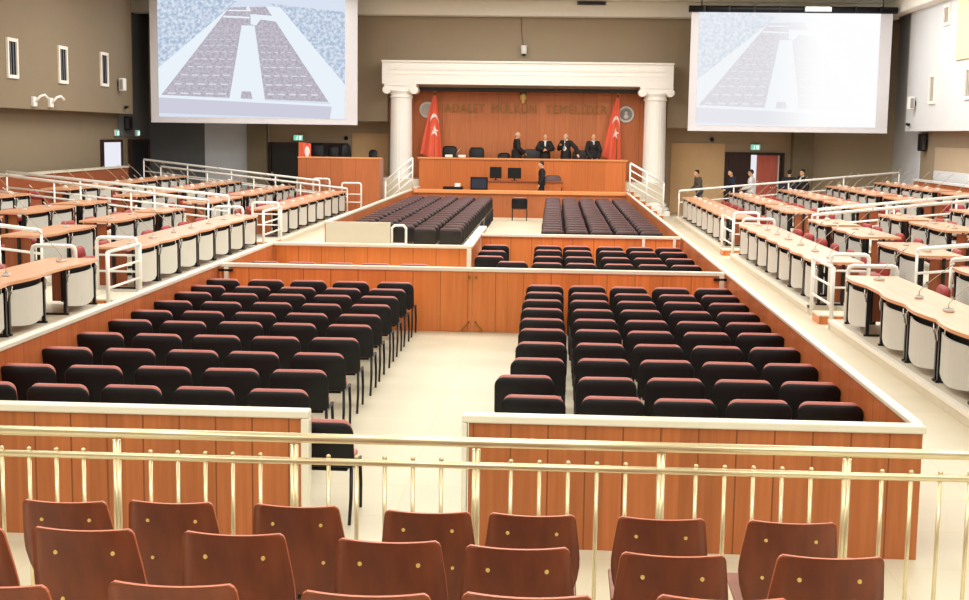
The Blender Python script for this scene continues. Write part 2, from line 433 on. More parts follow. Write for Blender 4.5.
def make_far_chair(label, group):
    b = MB()
    b.box(-.225, .225, .09, .52, .41, .485, 0, .022, 2)
    b.plate(.5, .375, .075, .04, .085, lambda x, y, z: (x, .075 - .07 * z / .38 + y + .0 + .2 * x * x, .475 + z), 0, .03)
    b.plate(.52, .355, .08, .045, .028, lambda x, y, z: (x, .07 - .07 * z / .38 + y - .012 + .2 * x * x, .45 + z), 1, .010)
    for sx in (-1, 1):
        b.tube([(sx * .248, .10, .43), (sx * .246, .02, 0)], .014, 6, 2); b.tube([(sx * .248, .46, .43), (sx * .246, .51, 0)], .014, 6, 2)
        b.tube([(sx * .248, .48, .42), (sx * .248, .10, .42)], .012, 6, 2)
    o = b.build('stacking_chair', ['maroon', 'far_shell', 'black_metal'])
    return tag(o, label, 'chair', group)

near_rows = [10.75, 11.65, 12.6, 13.57, 14.55, 15.4, 16.3, 17.2, 18.02, 18.86]
colsL = [-2.3, -2.94, -3.57, -4.21, -4.86]
colsR = [-.1, .525, 1.135, 1.75, 2.35]
proto = None
def put_chair(x, y, rz, label, group):
    global proto
    if proto is None:
        proto = make_chair(label, group); proto.location = (x, y, 0); proto.rotation_euler = (0, 0, rz); return proto
    return dup(proto, (x, y, 0), rz, label, group)
for side, cols in (('left', colsL), ('right', colsR)):
    for r, y in enumerate(near_rows):
        for c, x in enumerate(cols):
            jx, jy, jr = random.uniform(-.012, .012), random.uniform(-.025, .025), random.uniform(-.03, .03)
            if side == 'right' and r in (0, 1) and c == 0: jx -= .13 if r == 1 else .04
            lab = 'black backed chair with red seat, %s from aisle, %s row, near %s block' % (ORD[c], ORD[r], side)
            put_chair(x + jx, y + jy, jr, lab, 'chairs of the near %s block' % side)
put_chair(-1.76, 9.62, -.03, 'lone black backed chair standing in the opening beside the front partition', 'chairs of the near left block')
# middle strip
mid_rows = [22.25, 23.45, 24.75, 25.75]
for r, y in enumerate(mid_rows):
    for c, x in enumerate([-.07, .5, 1.15, 1.74, 2.3]):
        put_chair(x + random.uniform(-.006, .006), y, random.uniform(-.02, .02),
                  'black backed chair, %s from the aisle in %s row of the middle right strip' % (ORD[c], ORD[r]), 'chairs of the middle strip')
for r, y in enumerate([23.3, 24.4, 25.7]):
    put_chair(-1.12, y, random.uniform(-.03, .03), 'black backed chair beside the return partition, %s from the gate side' % ORD[r], 'chairs of the middle strip')
put_chair(-.68, 22.35, 0, 'single black backed chair standing just behind the double gate', 'chairs of the middle strip')
for c, x in enumerate([-4.83, -4.2, -3.56, -2.95, -2.3]):
    put_chair(x, 21.55, 0, 'black backed chair barely showing over the gate partition, %s from left' % ORD[c], 'chairs behind the gate partition')
# far blocks
far = None
frows = [29.6 + .84 * i for i in range(19)]
for side, cols in (('left', [-2.33, -2.92, -3.5, -4.08, -4.66]), ('right', [.0, .565, 1.13, 1.695, 2.26])):
    for r, y in enumerate(frows):
        if y > 45.6: continue
        for c, x in enumerate(cols):
            if side == 'left' and c >= 2 and r == 0: continue
            lab = 'dark maroon chair, %s from the aisle, %s row of the far %s block' % (ORD[c], ORD[r], side)
            g = 'chairs of the far %s block' % side
            jx, jr = random.uniform(-.008, .008), random.uniform(-.02, .02)
            if far is None:
                far = make_far_chair(lab, g); q = far
            else:
                q = far.copy(); COL.objects.link(q); q['label'] = lab; q['group'] = g
            q.location = (x + jx, y + random.uniform(-.02, .02), 0); q.rotation_euler = (0, 0, jr)
put_chair(-1.16, 45.25, 0, 'single black chair alone in front of the dais parapet', 'chairs of the middle strip')

# ------------------------------------------------------------------ tiered desks
def wave_x(y, bays, amp):
    a = 0
    for y0, y1, kind in bays:
        if y0 <= y <= y1:
            u = (y - y0) / (y1 - y0)
            return -amp * math.sin(PI * u) if kind == 'P' else 0
    return 0
DESK = {}
def make_desk(bays, s, depth=.86, amp=.07):
    L0, L1 = bays[0][0], bays[-1][1]
    root = bpy.data.objects.new('courtroom_desk', None); COL.objects.link(root)
    poly = []; n = max(8, int((L1 - L0) / .1))
    for i in range(n + 1):
        y = L0 + (L1 - L0) * i / n; poly.append((s * (.07 + wave_x(y, bays, amp)), y, .71))
    for i in range(n + 1):
        y = L1 - (L1 - L0) * i / n; poly.append((s * depth, y, .71))
    MB().prism(poly, (0, 0, .042)).build('tabletop', 'desk_top', root)
    for y0, y1, kind in bays:
        if kind != 'P':
            MB().box(s * .38, s * .42, y0 + .12, y1 - .12, .05, .66).build('side_panel', 'desk_side', root)
            continue
        b = MB(); w = y1 - y0 - .24; k = 8; P = []
        for i in range(k + 1):
            u = i / k; y = y0 + .12 + w * u; P.append((s * (.11 - .075 * math.sin(PI * u)), y))
        vs = []
        zb = lambda u: .13 - .05 * math.sin(PI * u); zt = lambda u: .60 + .03 * math.sin(PI * u) * 0
        front = [(x, y) for x, y in P]; back = [(x + s * .018, y) for x, y in P]
        for ring in (front, back):
            for i, (x, y) in enumerate(ring): vs += [(x, y, zb(i / k)), (x, y, .615)]
        fs = []; o2 = 2 * (k + 1)
        for i in range(k):
            fs.append((2 * i, 2 * i + 1, 2 * i + 3, 2 * i + 2)); fs.append((o2 + 2 * i, o2 + 2 * i + 2, o2 + 2 * i + 3, o2 + 2 * i + 1))
            fs.append((2 * i + 1, o2 + 2 * i + 1, o2 + 2 * i + 3, 2 * i + 3)); fs.append((2 * i, 2 * i + 2, o2 + 2 * i + 2, o2 + 2 * i))
        fs += [(0, o2, o2 + 1, 1), (2 * k, 2 * k + 1, o2 + 2 * k + 1, o2 + 2 * k)]
        b._add(vs, fs, 0, False); b.build('modesty_panel', 'panel_white', root)
        MB().box(s * .17, s * .19, y0 + .05, y1 - .05, .2, .71).build('black_sheet', 'black', root)  # black sheet behind the panel, seen in the gap under the tabletop
        for yy in (y0 + .055, y1 - .055):
            l = MB().box(s * .10, s * .15, yy - .022, yy + .022, 0, .71)
            l.box(s * .08, s * .55, yy - .025, yy + .025, 0, .03); l.box(s * .5, s * .55, yy - .022, yy + .022, .03, .71)
            l.build('leg', 'black_metal', root)
            sg = 1 if yy < (y0 + y1) / 2 else -1
            MB().tube([(s * .09, yy, .5), (s * .07, yy + sg * .01, .62), (s * .085, yy + sg * .06, .705)], .012, 6).build('bracket', 'chrome', root)
    for y in (L0 + .1, L1 - .1):
        MB().box(s * .3, s * .8, y - .015, y + .015, .05, .68).build('side_panel', 'desk_side', root)
    return root
def desk(side, k, Yb, bays, label, group):
    s = -1 if side == 'left' else 1
    x = (LF if side == 'left' else RF)[k] + s * .06
    z = .15 * (k + 1)
    key = (side, tuple(bays)); loc = (x, Yb, z)
    if key not in DESK:
        r = make_desk(bays, s); DESK[key] = r; r.location = loc; tag(r, label, 'desk', group)
    else: r = dup(DESK[key], loc, 0, label, group)
    r['label'] = label
    return r
CH = {}
def make_desk_chair():
    root = bpy.data.objects.new('desk_chair', None); COL.objects.link(root)   # faces -x
    MB().box(-.24, .22, -.24, .24, .42, .5, 0, .03, 3).build('seat', 'red', root)
    b = MB(); b.plate(.58, .25, .09, .06, .11, lambda x, y, z: (.2 + y + .12 * z, x, .44 + z), 0, .035); b.build('backrest', 'red', root)
    MB().tube([(.0, 0, .06), (0, 0, .42)], .035, 10).build('pedestal', 'black_metal', root)
    b = MB()
    for a in range(5):
        an = 2 * PI * a / 5; b.tube([(0, 0, .07), (.26 * math.cos(an), .26 * math.sin(an), .03)], [.025, .03], 6)
    b.build('star_base', 'black_metal', root)
    return root
def make_desk_chair_simple():
    b = MB().box(-.24, .22, -.24, .24, .42, .5, 0, .03, 2)
    b.plate(.58, .25, .09, .06, .11, lambda x, y, z: (.2 + y + .12 * z, x, .44 + z), 0, .035)
    b.tube([(0, 0, .0), (0, 0, .42)], .035, 8, 1); b.lathe([(.26, 0), (.26, .02), (.05, .05)], 0, 0, 10, 1)
    return b.build('desk_chair', ['red', 'black_metal'])
def make_mic(s):
    root = bpy.data.objects.new('desk_microphone', None); COL.objects.link(root)
    MB().box(-.055, .055, -.085, .085, 0, .04, 0, .012).build('base', 'mic_grey', root)
    MB().box(-.04, .04, -.06, .06, .04, .046).build('control_plate', 'grey', root)
    pts = [(0, 0, .04), (0, 0, .1), (s * .08, 0, .19), (s * .36, 0, .44)]
    MB().tube(pts, [.006, .006, .005, .005], 6).build('gooseneck', 'stem', root)
    MB().tube([(s * .36, 0, .44), (s * .42, 0, .493)], [.012, .014], 8).build('capsule', 'mic_grey', root)
    return root
def make_mic_simple(s):
    b = MB(); b.ell((0, 0, .036), (.07, .09, .036), 0, 10, 6); b.box(-.06, .06, -.09, .09, 0, .03)
    b.tube([(0, 0, .05), (0, 0, .1), (s * .08, 0, .19), (s * .36, 0, .44), (s * .42, 0, .49)], [.007, .007, .006, .006, .011], 6, 1)
    return b.build('desk_microphone', ['mic_grey', 'stem'])
def place(kind, make, far_make, key, near, loc, rz, label, cat, group):
    k = (kind, key, near)
    if k not in CH:
        r = make() if near else far_make(); CH[k] = r; tag(r, label, cat, group); r.location = loc; r.rotation_euler = (0, 0, rz)
    elif near: dup(CH[k], loc, rz, label, group)
    else:
        r = CH[k].copy(); COL.objects.link(r); r['label'] = label; r['group'] = group; r.location = loc; r.rotation_euler = (0, 0, rz)

def seg(lens):
    out = []; y = 0
    for l, kd in lens: out.append((y, y + l, kd)); y += l
    return out
rows = {}
def desk_row(side, k, blockname, segs):
    s = -1 if side == 'left' else 1
    tier = ['front', 'second', 'third', 'fourth', 'fifth'][k]
    wall = -15.7 if side == 'left' else 12.9
    seatno = 0
    for i, (Yb, bays) in enumerate(segs):
        L = bays[-1][1]
        nm = '' if len(segs) == 1 else ORD[i] + ' '
        lab = '%s%s orange topped desk with white panels, %s tier, %s %s-hand block' % (nm, 'long' if len(segs) == 1 else 'short', tier, blockname, side)
        desk(side, k, Yb, bays, lab, 'desks of the %s-hand tiers' % side)
        x = (LF if side == 'left' else RF)[k]; z = .15 * (k + 1)
        for y0, y1, kd in bays:
            if kd != 'P': continue
            yc = Yb + (y0 + y1) / 2
            # keep only what the photograph can show
            X = x + s * .5
            if (side == 'left' and X / yc < -.45) or (side == 'right' and X / yc > .345): continue
            near = yc < 31
            seatno += 1
            jit = random.uniform(-.05, .05)
            place('mic', lambda: make_mic(s), lambda: make_mic_simple(s), side, near, (x + s * .48, yc + jit, z + .752), random.uniform(-.35, .35),
                  'pale gooseneck microphone, %s along the %s tier desks of the %s %s-hand block' % (ORD[seatno - 1], tier, blockname, side), 'microphone', 'desk microphones on the %s-hand tiers' % side)
            lim = None
            cx = x + s * 1.16
            if k == 3 and side == 'left': cx = x + s * 1.1
            if abs(cx) > abs(wall) - .3: cx = wall - s * .4
            place('chair', make_desk_chair, make_desk_chair_simple, 'c', near, (cx, yc + random.uniform(-.06, .06), z), (0 if s > 0 else PI) + random.uniform(-.15, .15),
                  'red upholstered chair, %s behind the %s tier desks of the %s %s-hand block' % (ORD[seatno - 1], tier, blockname, side), 'chair', 'red chairs on the %s-hand tiers' % side)

P_ = 'P'; G_ = 'G'
for side in ('left', 'right'):
    # near block: long wavy desk whose last bay stands apart from the others
    a = seg([(1.36, P_)] * 4 + [(.75, G_), (1.36, P_)])
    yend = 20.72 if side == 'left' else 20.3
    desk_row(side, 0, 'near', [(yend - a[-1][1], a)])
    c2 = seg([(1.36, P_)] * 7)
    desk_row(side, 0, 'middle', [(22.75 if side == 'left' else 22.45, c2)])
    c3 = seg([(1.43, P_)] * 8)
    desk_row(side, 0, 'far', [(34.8 if side == 'left' else 34.5, c3)])
    for k in range(1, 4 if side == 'left' else 5):
        two = seg([(1.42, P_)] * 2); two_s = seg([(1.1, P_)] * 2); three = seg([(1.2, P_)] * 3)
        if side == 'left':
            mid = [(23.1, two), (27.1, two), (30.45, seg([(.93, P_)] * 2))]
        else:
            mid = [(22.35, two), (26.45, two), (29.95, seg([(1.04, P_)] * 2))]
        if k == 1: desk_row(side, k, 'near', [(17.6, two)])
        if k < 4: desk_row(side, k, 'middle', mid if k < 3 else mid[1:])
        desk_row(side, k, 'far', [(34.9, three), (39.3, three), (43.3, seg([(1.05, P_)] * 3))])

# ------------------------------------------------------------------ wooden steps and white rails of the cross aisles
def step_box(label, x0, x1, y0, y1):
    o = thing('wooden_step', label, 'step', ((x0 + x1) / 2, (y0 + y1) / 2, 0), 0, 'wooden steps up to the tiers')
    w, d = (x1 - x0) / 2, (y1 - y0) / 2
    MB().box(-w, w, -d, d, 0, .13).build('riser', 'wood_x', o)
    MB().box(-w - .01, w + .01, -d - .015, d, .13, .155, 0, .004).build('tread', 'rail_cap', o)
step_box('small wooden step at the foot of the near right-hand aisle', 4.36, 4.9, 21.2, 21.75)
step_box('small wooden step at the foot of the far right-hand aisle', 4.36, 4.9, 33.3, 33.9)
step_box('small wooden step at the foot of the near left-hand aisle', -7.74, -7.24, 21.3, 22.35)
step_box('small wooden step at the foot of the far left-hand aisle', -7.74, -7.24, 33.3, 34.3)

def rail_box(label, x, ya, yb, z0, bars=3):
    """white guard of bars along the foot of an aisle"""
    o = thing('aisle_guard', label, 'railing', (x, ya, z0), 0, 'white guards at the aisle ends')
    d = yb - ya
    for y in (0, d): MB().tube([(0, y, 0), (0, y, .98)], .035, 8).build('post', 'rail_white', o)
    for i in range(bars): MB().tube([(0, 0, .98 - i * .3), (0, d, .98 - i * .3)], .03 if i == 0 else .022, 8).build('bar', 'rail_white', o)
    return o
def hoop(label, x, y, s, z0, w=.75, zt=.93):
    o = thing('aisle_hoop', label, 'railing', (x, y, z0), 0, 'white hoop rails at the aisle ends')
    MB().tube([(0, 0, 0), (0, 0, zt - .08), (s * .02, 0, zt - .02), (s * .08, 0, zt), (s * (w - .08), 0, zt), (s * (w - .02), 0, zt - .02), (s * w, 0, zt - .08), (s * w, 0, 0)], .035, 8).build('hoop_tube', 'rail_white', o)
    MB().tube([(0, 0, .62), (s * w, 0, .62)], .02, 8).build('bar', 'rail_white', o)
    MB().tube([(0, 0, .33), (s * w, 0, .33)], .02, 8).build('bar', 'rail_white', o)
def slope(label, y, xa, za, xb, zb, tierz, lower=.42):
    """handrail climbing the tiers from (xa) to (xb)"""
    o = thing('tier_handrail', label, 'railing', (xa, y, 0), 0, 'white handrails climbing the tiers')
    d = xb - xa; s = 1 if d > 0 else -1
    MB().tube([(0, 0, za - .07), (s * .02, 0, za - .01), (s * .08, 0, za), (d, 0, zb)], .038, 8).build('top_rail', 'rail_white', o)
    MB().tube([(0, 0, za - lower), (d, 0, zb - lower)], .024, 8).build('lower_rail', 'rail_white', o)
    n = max(2, int(abs(d) / 1.6) + 1)
    for i in range(n):
        u = i / (n - 1); x = d * u
        X = xa + x; MB().tube([(x, 0, tierz(X)), (x, 0, za + (zb - za) * u - .03)], .026, 8).build('post', 'rail_white', o)
def tz(side):
    f = LF if side == 'left' else RF
    def g(X):
        k = -1
        for i, v in enumerate(f):
            if (side == 'left' and X <= v) or (side == 'right' and X >= v): k = i
        return .15 * (k + 1)
    return g
tl, tr = tz('left'), tz('right')
AL = [(20.85, 22.62), (32.42, 34.65)]; AR = [(20.62, 22.3), (32.12, 34.3)]
for i, nm in enumerate(('near', 'far')):
    ya, yb = AL[i]
    rail_box('white three-bar guard across the %s left-hand aisle' % nm, -7.3 if i else -7.3, ya + .1, yb, 0.0 if False else 0)
    hoop('white hoop rail on the near edge of the %s left-hand aisle' % nm, -7.8, ya, -1, .15, .72)
    hoop('white hoop rail on the far edge of the %s left-hand aisle' % nm, -7.36, yb + .03, -1, .15, .72)
    slope('white handrail on the near edge of the %s left-hand aisle' % nm, ya, -8.68 if i else -9.07, 1.24, -14.6, 1.86, tl)
    slope('white handrail on the far edge of the %s left-hand aisle' % nm, yb, -8.72 if i else -9.07, 1.25 if i else 1.19, -14.8, 1.80, tl)
    ya, yb = AR[i]
    rail_box('white three-bar guard across the %s right-hand aisle' % nm, 4.44, ya + .05, yb - .05, 0)
    hoop('white hoop rail on the near edge of the %s right-hand aisle' % nm, 4.66, ya, 1, .15, .76, .87)
    hoop('white hoop rail on the far edge of the %s right-hand aisle' % nm, 4.74, yb, 1, .15, .64, .9)
    slope('white handrail on the near edge of the %s right-hand aisle' % nm, ya, 6.33 if i else 6.25, 1.15, 12.2, 1.78, tr)
    slope('white handrail on the far edge of the %s right-hand aisle' % nm, yb, 6.9 if i else 6.18, 1.17, 12.2, 1.74, tr)
slope('long pale handrail along the far end of the left-hand tiers', 46.85, -8.45, 1.24, -14.9, 1.9, tl)
slope('pale handrail just before the far end of the left-hand tiers', 46.6, -7.4, .98, -14.2, 1.66, tl, .3)
slope('long white handrail along the far end of the right-hand tiers', 46.85, 4.5, 1.08, 12.2, 1.84, tr)
hoop('white hoop rail at the far end of the left front desk', -6.92, 46.75, -1, .15, .7, 1.02)
hoop('second white hoop rail beside the wood side bench', -8.1, 46.95, -1, .15, .6, 1.15)

# top shelf fronts against the walls
o = thing('wall_ledge', 'brown wood ledge along the left wall above the last tier', 'ledge')
MB().box(-15.72, -15.5, 24, 46.9, .6, 1.6).build('panel', 'desk_side', o); MB().box(-15.76, -15.46, 24, 46.9, 1.6, 1.66).build('cap', 'tier', o)
o = thing('wall_ledge', 'brown wood ledge with white cap along the right wall', 'ledge')
MB().box(12.76, 12.9, 24, 47.0, .75, 1.56).build('panel', 'wood_y', o); MB().box(12.72, 12.94, 24, 47.0, 1.56, 1.63).build('cap', 'rail_white', o)

# ------------------------------------------------------------------ steel railing in the foreground
YR = 6.3
o = thing('steel_railing', 'brushed steel balustrade crossing the foreground behind the wooden seats', 'railing', (0, YR, .5))
MB().tube([(-5.9, 0, .98), (5.9, 0, .98)], .025, 14).build('top_rail', 'steel', o)
MB().tube([(-5.9, 0, .862), (5.9, 0, .862)], .018, 12).build('lower_rail', 'steel', o)
posts = [-5.8, -4.89, -3.98, -3.075, -2.17, -1.268, -.355, .56, 1.465, 2.37, 3.28, 4.19, 5.1]
for x in posts:
    p = MB()
    for dx in (-.009, .009): p.tube([(x + dx, 0, 0), (x + dx, 0, .945)], .0125, 10)
    p.tube([(x, 0, .93), (x, 0, .965)], .008, 8)
    p.build('post', 'steel', o)
for a, c in zip(posts[:-1], posts[1:]):
    for k in range(1, 6):
        x = a + (c - a) * (.19 + .155 * (k - 1))
        b = MB().tube([(x, 0, .0), (x, 0, .885)], .0105, 10); b.ell((x, 0, .888), (.0125, .0125, .012), 0, 10, 6)
        b.build('baluster', 'steel', o)

# ------------------------------------------------------------------ plywood auditorium seats
def make_seat(label, group):
    root = thing('auditorium_seat', label, 'seat', (0, 0, 0), 0, group)   # faces +y, origin on floor below the back's top
    Hh = .46
    prof = [(-.5, .0, .150), (-.5, .12, .186), (-.5, .26, .206), (-.5, .36, .196), (-.5, .435, .186), (-.5, .46, .170)]
    def halfw(z):
        pts = [(0, .135), (.05, .158), (.10, .181), (.16, .199), (.22, .2075), (.26, .2075), (.32, .202), (.38, .194), (.44, .186), (.452, .180), (.46, .168)]
        for (a, b), (c, d) in zip(pts[:-1], pts[1:]):
            if a <= z <= c: return b + (d - b) * (z - a) / (c - a)
        return pts[-1][1]
    b = MB(); zs = [0, .05, .10, .16, .22, .26, .32, .38, .44, .452, .46]; nx = 10
    def pt(i, j, off):
        z = zs[j]; u = -1 + 2 * i / nx; x = u * halfw(z)
        zz = z - .005 * (1 - u * u) * max(0, (z - .38) / .08)
        y = .10 - .16 * z / .46 + .02 * u * u + off
        return (x, y + .04, .38 + zz)
    for off in (0, .014):
        vs = [pt(i, j, off) for j in range(len(zs)) for i in range(nx + 1)]
        fs = [(j * (nx + 1) + i, j * (nx + 1) + i + 1, (j + 1) * (nx + 1) + i + 1, (j + 1) * (nx + 1) + i) for j in range(len(zs) - 1) for i in range(nx)]
        b._add(vs, fs, 0, True)
    # edge band
    J = len(zs) - 1
    per = [(i, 0) for i in range(nx + 1)] + [(nx, j) for j in range(1, J + 1)] + [(i, J) for i in range(nx - 1, -1, -1)] + [(0, j) for j in range(J - 1, 0, -1)]
    vs = [pt(i, j, 0) for i, j in per] + [pt(i, j, .014) for i, j in per]; n = len(per)
    b._add(vs, [(k, (k + 1) % n, n + (k + 1) % n, n + k) for k in range(n)], 1, False)
    bmesh.ops.remove_doubles(b.bm, verts=b.bm.verts[:], dist=1e-5)
    b.build('backrest', ['ply', 'ply_edge'], root)
    b = MB(); b.box(-.2, .2, .2, .6, .415, .43, 0, .006); b.build('seat', 'ply', root)
    for x in (-.105, .105):
        for z in (.375, .2):
            u = x / halfw(z); y = .14 - .16 * z / .46 + .02 * u * u
            b = MB(); b.tube([(x, y + .004, .38 + z), (x, y - .006, .38 + z)], [.009, .007], 10); b.build('bolt', 'gold', root)
    b = MB(); b.box(-.03, .03, .2, .5, 0, .02); b.box(-.025, .025, .3, .36, .02, .415); b.build('pedestal', 'black_metal', root)
    b = MB(); b.box(-.02, .02, .14, .3, .38, .41); b.box(-.02, .02, .125, .15, .38, .6); b.build('back_bracket', 'black_metal', root)
    return root
SEATS = [(5.4, .5, [(-2.1, 1.39), (-1.63, 1.40), (-1.08, 1.40), (-.51, 1.39), (-.06, 1.39), (.49, 1.39), (1.04, 1.39)], 'front'),
         (4.46, .62, [(-2.15, 1.56), (-1.67, 1.57), (-1.12, 1.57), (-.56, 1.56), (-.1, 1.55), (.45, 1.54), (1.0, 1.55)], 'second'),
         (3.54, .77, [(-1.62, 1.69), (-1.07, 1.71), (-.51, 1.70), (-.05, 1.71), (.5, 1.72), (1.03, 1.72)], 'third')]
sp = None
for Y, zf, lst, rn in SEATS:
    for i, (x, zt) in enumerate(lst):
        lab = 'bent plywood seat back in foreground, %s row before the railing, %s from left' % (rn, ORD[i])
        zo = zt - .84
        if sp is None: sp = make_seat(lab, 'plywood seats in the foreground'); q = sp
        else: q = dup(sp, (0, 0, 0), 0, lab, 'plywood seats in the foreground')
        q.location = (x, Y, zf); q.scale = (1, 1, (zt - zf) / .84); q.rotation_euler = (0, 0, random.uniform(-.02, .02))

# ------------------------------------------------------------------ portal, columns, flags, plaques, lettering
def column(x, label):
    o = thing('column', label, 'column', (x, 50.0, 0), 0, 'white columns of the portal')
    MB().box(-.62, .62, -.62, .62, 0, .18, 0, .02).lathe([(.6, .18), (.62, .24), (.6, .3), (.5, .33), (.54, .4), (.5, .46), (.46, .5)], 0, 0, 32).build('base', 'plaster', o)
    b = MB(); n = 48; prof = []
    zs = [.5, 1.5, 2.5, 3.5, 4.34]
    vs = []; fs = []
    for z in zs:
        r = .44 - .035 * (z - .5) / 3.6
        for k in range(n):
            rr = r - (.006 if k % 2 else 0); a = 2 * PI * k / n; vs.append((rr * math.cos(a), rr * math.sin(a), z))
    for j in range(len(zs) - 1):
        for k in range(n): fs.append((j * n + k, j * n + (k + 1) % n, (j + 1) * n + (k + 1) % n, (j + 1) * n + k))
    b._add(vs, fs, 0, False); b.build('shaft', 'plaster', o)
    b = MB().lathe([(.41, 4.3), (.44, 4.32), (.44, 4.37), (.41, 4.39), (.42, 4.5), (.5, 4.55), (.5, 4.6)], 0, 0, 32)
    for s in (-1, 1):
        b.tube([(s * .52, -.46, 4.61), (s * .52, .46, 4.61)], .15, 20); b.tube([(s * .52, -.48, 4.61), (s * .52, .48, 4.61)], .08, 16)
    b.box(-.52, .52, -.42, .42, 4.6, 4.75); b.box(-.62, .62, -.46, .46, 4.75, 4.83, 0, .015)
    b.build('capital', 'plaster', o)
column(-5.86, 'white fluted column with scroll capital left of the judges'); column(3.8, 'white fluted column with scroll capital right of the judges')
o = thing('entablature', 'white entablature resting on the two columns over the judges', 'entablature', (-1.07, 50.0, 4.832))
b = MB().box(-5.48, 5.48, -.45, .5, 0, .36).build('architrave', 'plaster', o)
b = MB().box(-5.48, 5.48, -.47, .5, .36, .40).box(-5.48, 5.48, -.44, .5, .40, .8)
for i in range(70):
    x = -5.1 + 10.2 * i / 69; b.box(x - .045, x + .045, -.475, -.44, .52, .62)
b.build('frieze', 'plaster', o)
MB().box(-5.5, 5.5, -.5, .5, .8, .88, 0, .02).build('cornice', 'plaster', o)
struct(MB().box(-6.5, -5.3 + 9.6, 50.52, 51.3, 4.62, 4.75).build('trim_3', 'door_black'))

def flag(label, x, wl, wr, dark):
    Y = 50.88
    o = thing('flag', label, 'flag', (x, Y, 1.25), 0, 'red flags beside the judges')
    MB().lathe([(.2, 0), (.2, .03), (.05, .06), (.02, .1)], 0, 0, 16).build('stand', 'gold', o)
    MB().tube([(0, 0, .06), (0, 0, 3.36)], .022, 10).build('pole', 'brass', o)
    b = MB(); b.ell((0, 0, 3.41), (.035, .035, .06), 0, 10, 7); b.lathe([(.04, 3.32), (.05, 3.35), (.02, 3.38)], 0, 0, 12); b.build('finial', 'gold', o)
    zt, zb = 3.2, .6; nu, nv = 40, 26
    def S(u, v, off=0):
        q = v ** .85
        xl = -.05 - (wl - .05) * q; xr = .05 + (wr - .05) * q
        zz = zt + (zb + .18 * (1 - u) * 2 - zt) * v
        f = .07 * math.sin(u * 3.2 * PI + .6) * min(1, v * 1.6)
        return (xl + (xr - xl) * u, -.06 + f * 1.0 - off, zz)
    vs = [S(i / nu, j / nv) for j in range(nv + 1) for i in range(nu + 1)] + [S(i / nu, j / nv, -.006) for j in range(nv + 1) for i in range(nu + 1)]
    N = (nu + 1) * (nv + 1); fs = []
    for j in range(nv):
        for i in range(nu):
            a = j * (nu + 1) + i; fs.append((a, a + 1, a + nu + 2, a + nu + 1)); fs.append((N + a, N + a + nu + 1, N + a + nu + 2, N + a + 1))
    b = MB(); b._add(vs, fs, 0, True); c = b.build('cloth', 'flag_red', o)
    def decal(name, quads):
        b = MB()
        for q in quads:
            vs = [S(u, v, .012) for u, v in q]
            b._add(vs, [tuple(range(len(vs)))], 0, False)
        return b.build(name, 'flag_white', c)
    # crescent as a strip of quads around (cu, cv)
    cu, cv = .62, .40; Q = []; n = 28
    def arc(a):
        ro = (math.cos(a), math.sin(a))
        return (cu + .36 * ro[0], cv + .115 * ro[1]), (cu + .36 * ro[0] * .62 + .04, cv - .012 + .115 * ro[1] * .66 + .025)
    a0, a1 = math.radians(-200), math.radians(20)
    for i in range(n):
        A, B = a0 + (a1 - a0) * i / n, a0 + (a1 - a0) * (i + 1) / n
        def taper(p, q, t):
            w = math.sin(PI * t); return p, (p[0] + (q[0] - p[0]) * w * 1.25, p[1] + (q[1] - p[1]) * w)
        p1, q1 = taper(*arc(A), i / n); p2, q2 = taper(*arc(B), (i + 1) / n)
        Q.append([p1, p2, q2, q1])
    decal('crescent', Q)
    su, sv = .62, .555; st = []
    for k in range(10):
        r = 1 if k % 2 == 0 else .42; a = -PI / 2 + k * PI / 5
        st.append((su + .30 * r * math.cos(a), sv + .095 * r * math.sin(a)))
    decal('star', [[(su, sv), st[k], st[(k + 1) % 10]] for k in range(10)])
flag('red crescent flag on pole left of the judges bench', -4.66, .56, .34, 0)
flag('red crescent flag on pole right of the judges bench', 2.42, .56, .17, 0)

def plaque(label, x, z, rel):
    o = thing('wall_plaque', label, 'plaque', (x, 51.28, z), 0, 'round plaques on the wood wall')
    b = MB(); b.tube([(0, 0, 0), (0, -.06, 0)], [.32, .31], 40); b.build('rim', 'white', o)
    b = MB(); b.tube([(0, -.06, 0), (0, -.075, 0)], [.235, .23], 36); b.build('face', 'grey' if rel else 'mic_grey', o)
    if rel:
        b = MB(); b.ell((0, -.08, .05), (.055, .03, .07)); b.ell((0, -.08, -.09), (.1, .03, .09)); b.build('relief', 'white', o)
plaque('plain white round plaque half hidden by the left flag', -4.98, 3.9, False)
plaque('white rimmed round grey plaque beside the right flag', 2.77, 3.82, True)
o = thing('gold_relief', 'small gold oval relief hung high on the wood wall centre', 'relief', (-1.24, 51.28, 4.42))
b = MB(); b.ell((0, -.01, .05), (.14, .03, .22), 0, 18, 10); b.build('backing', 'door_black', o)
b = MB(); b.ell((0, -.05, .02), (.13, .07, .17), 0, 16, 10); b.ell((0, -.07, -.14), (.07, .05, .1), 0, 12, 8); b.ell((0, -.11, 0), (.025, .03, .05), 0, 8, 6); b.build('oval', 'gold', o)

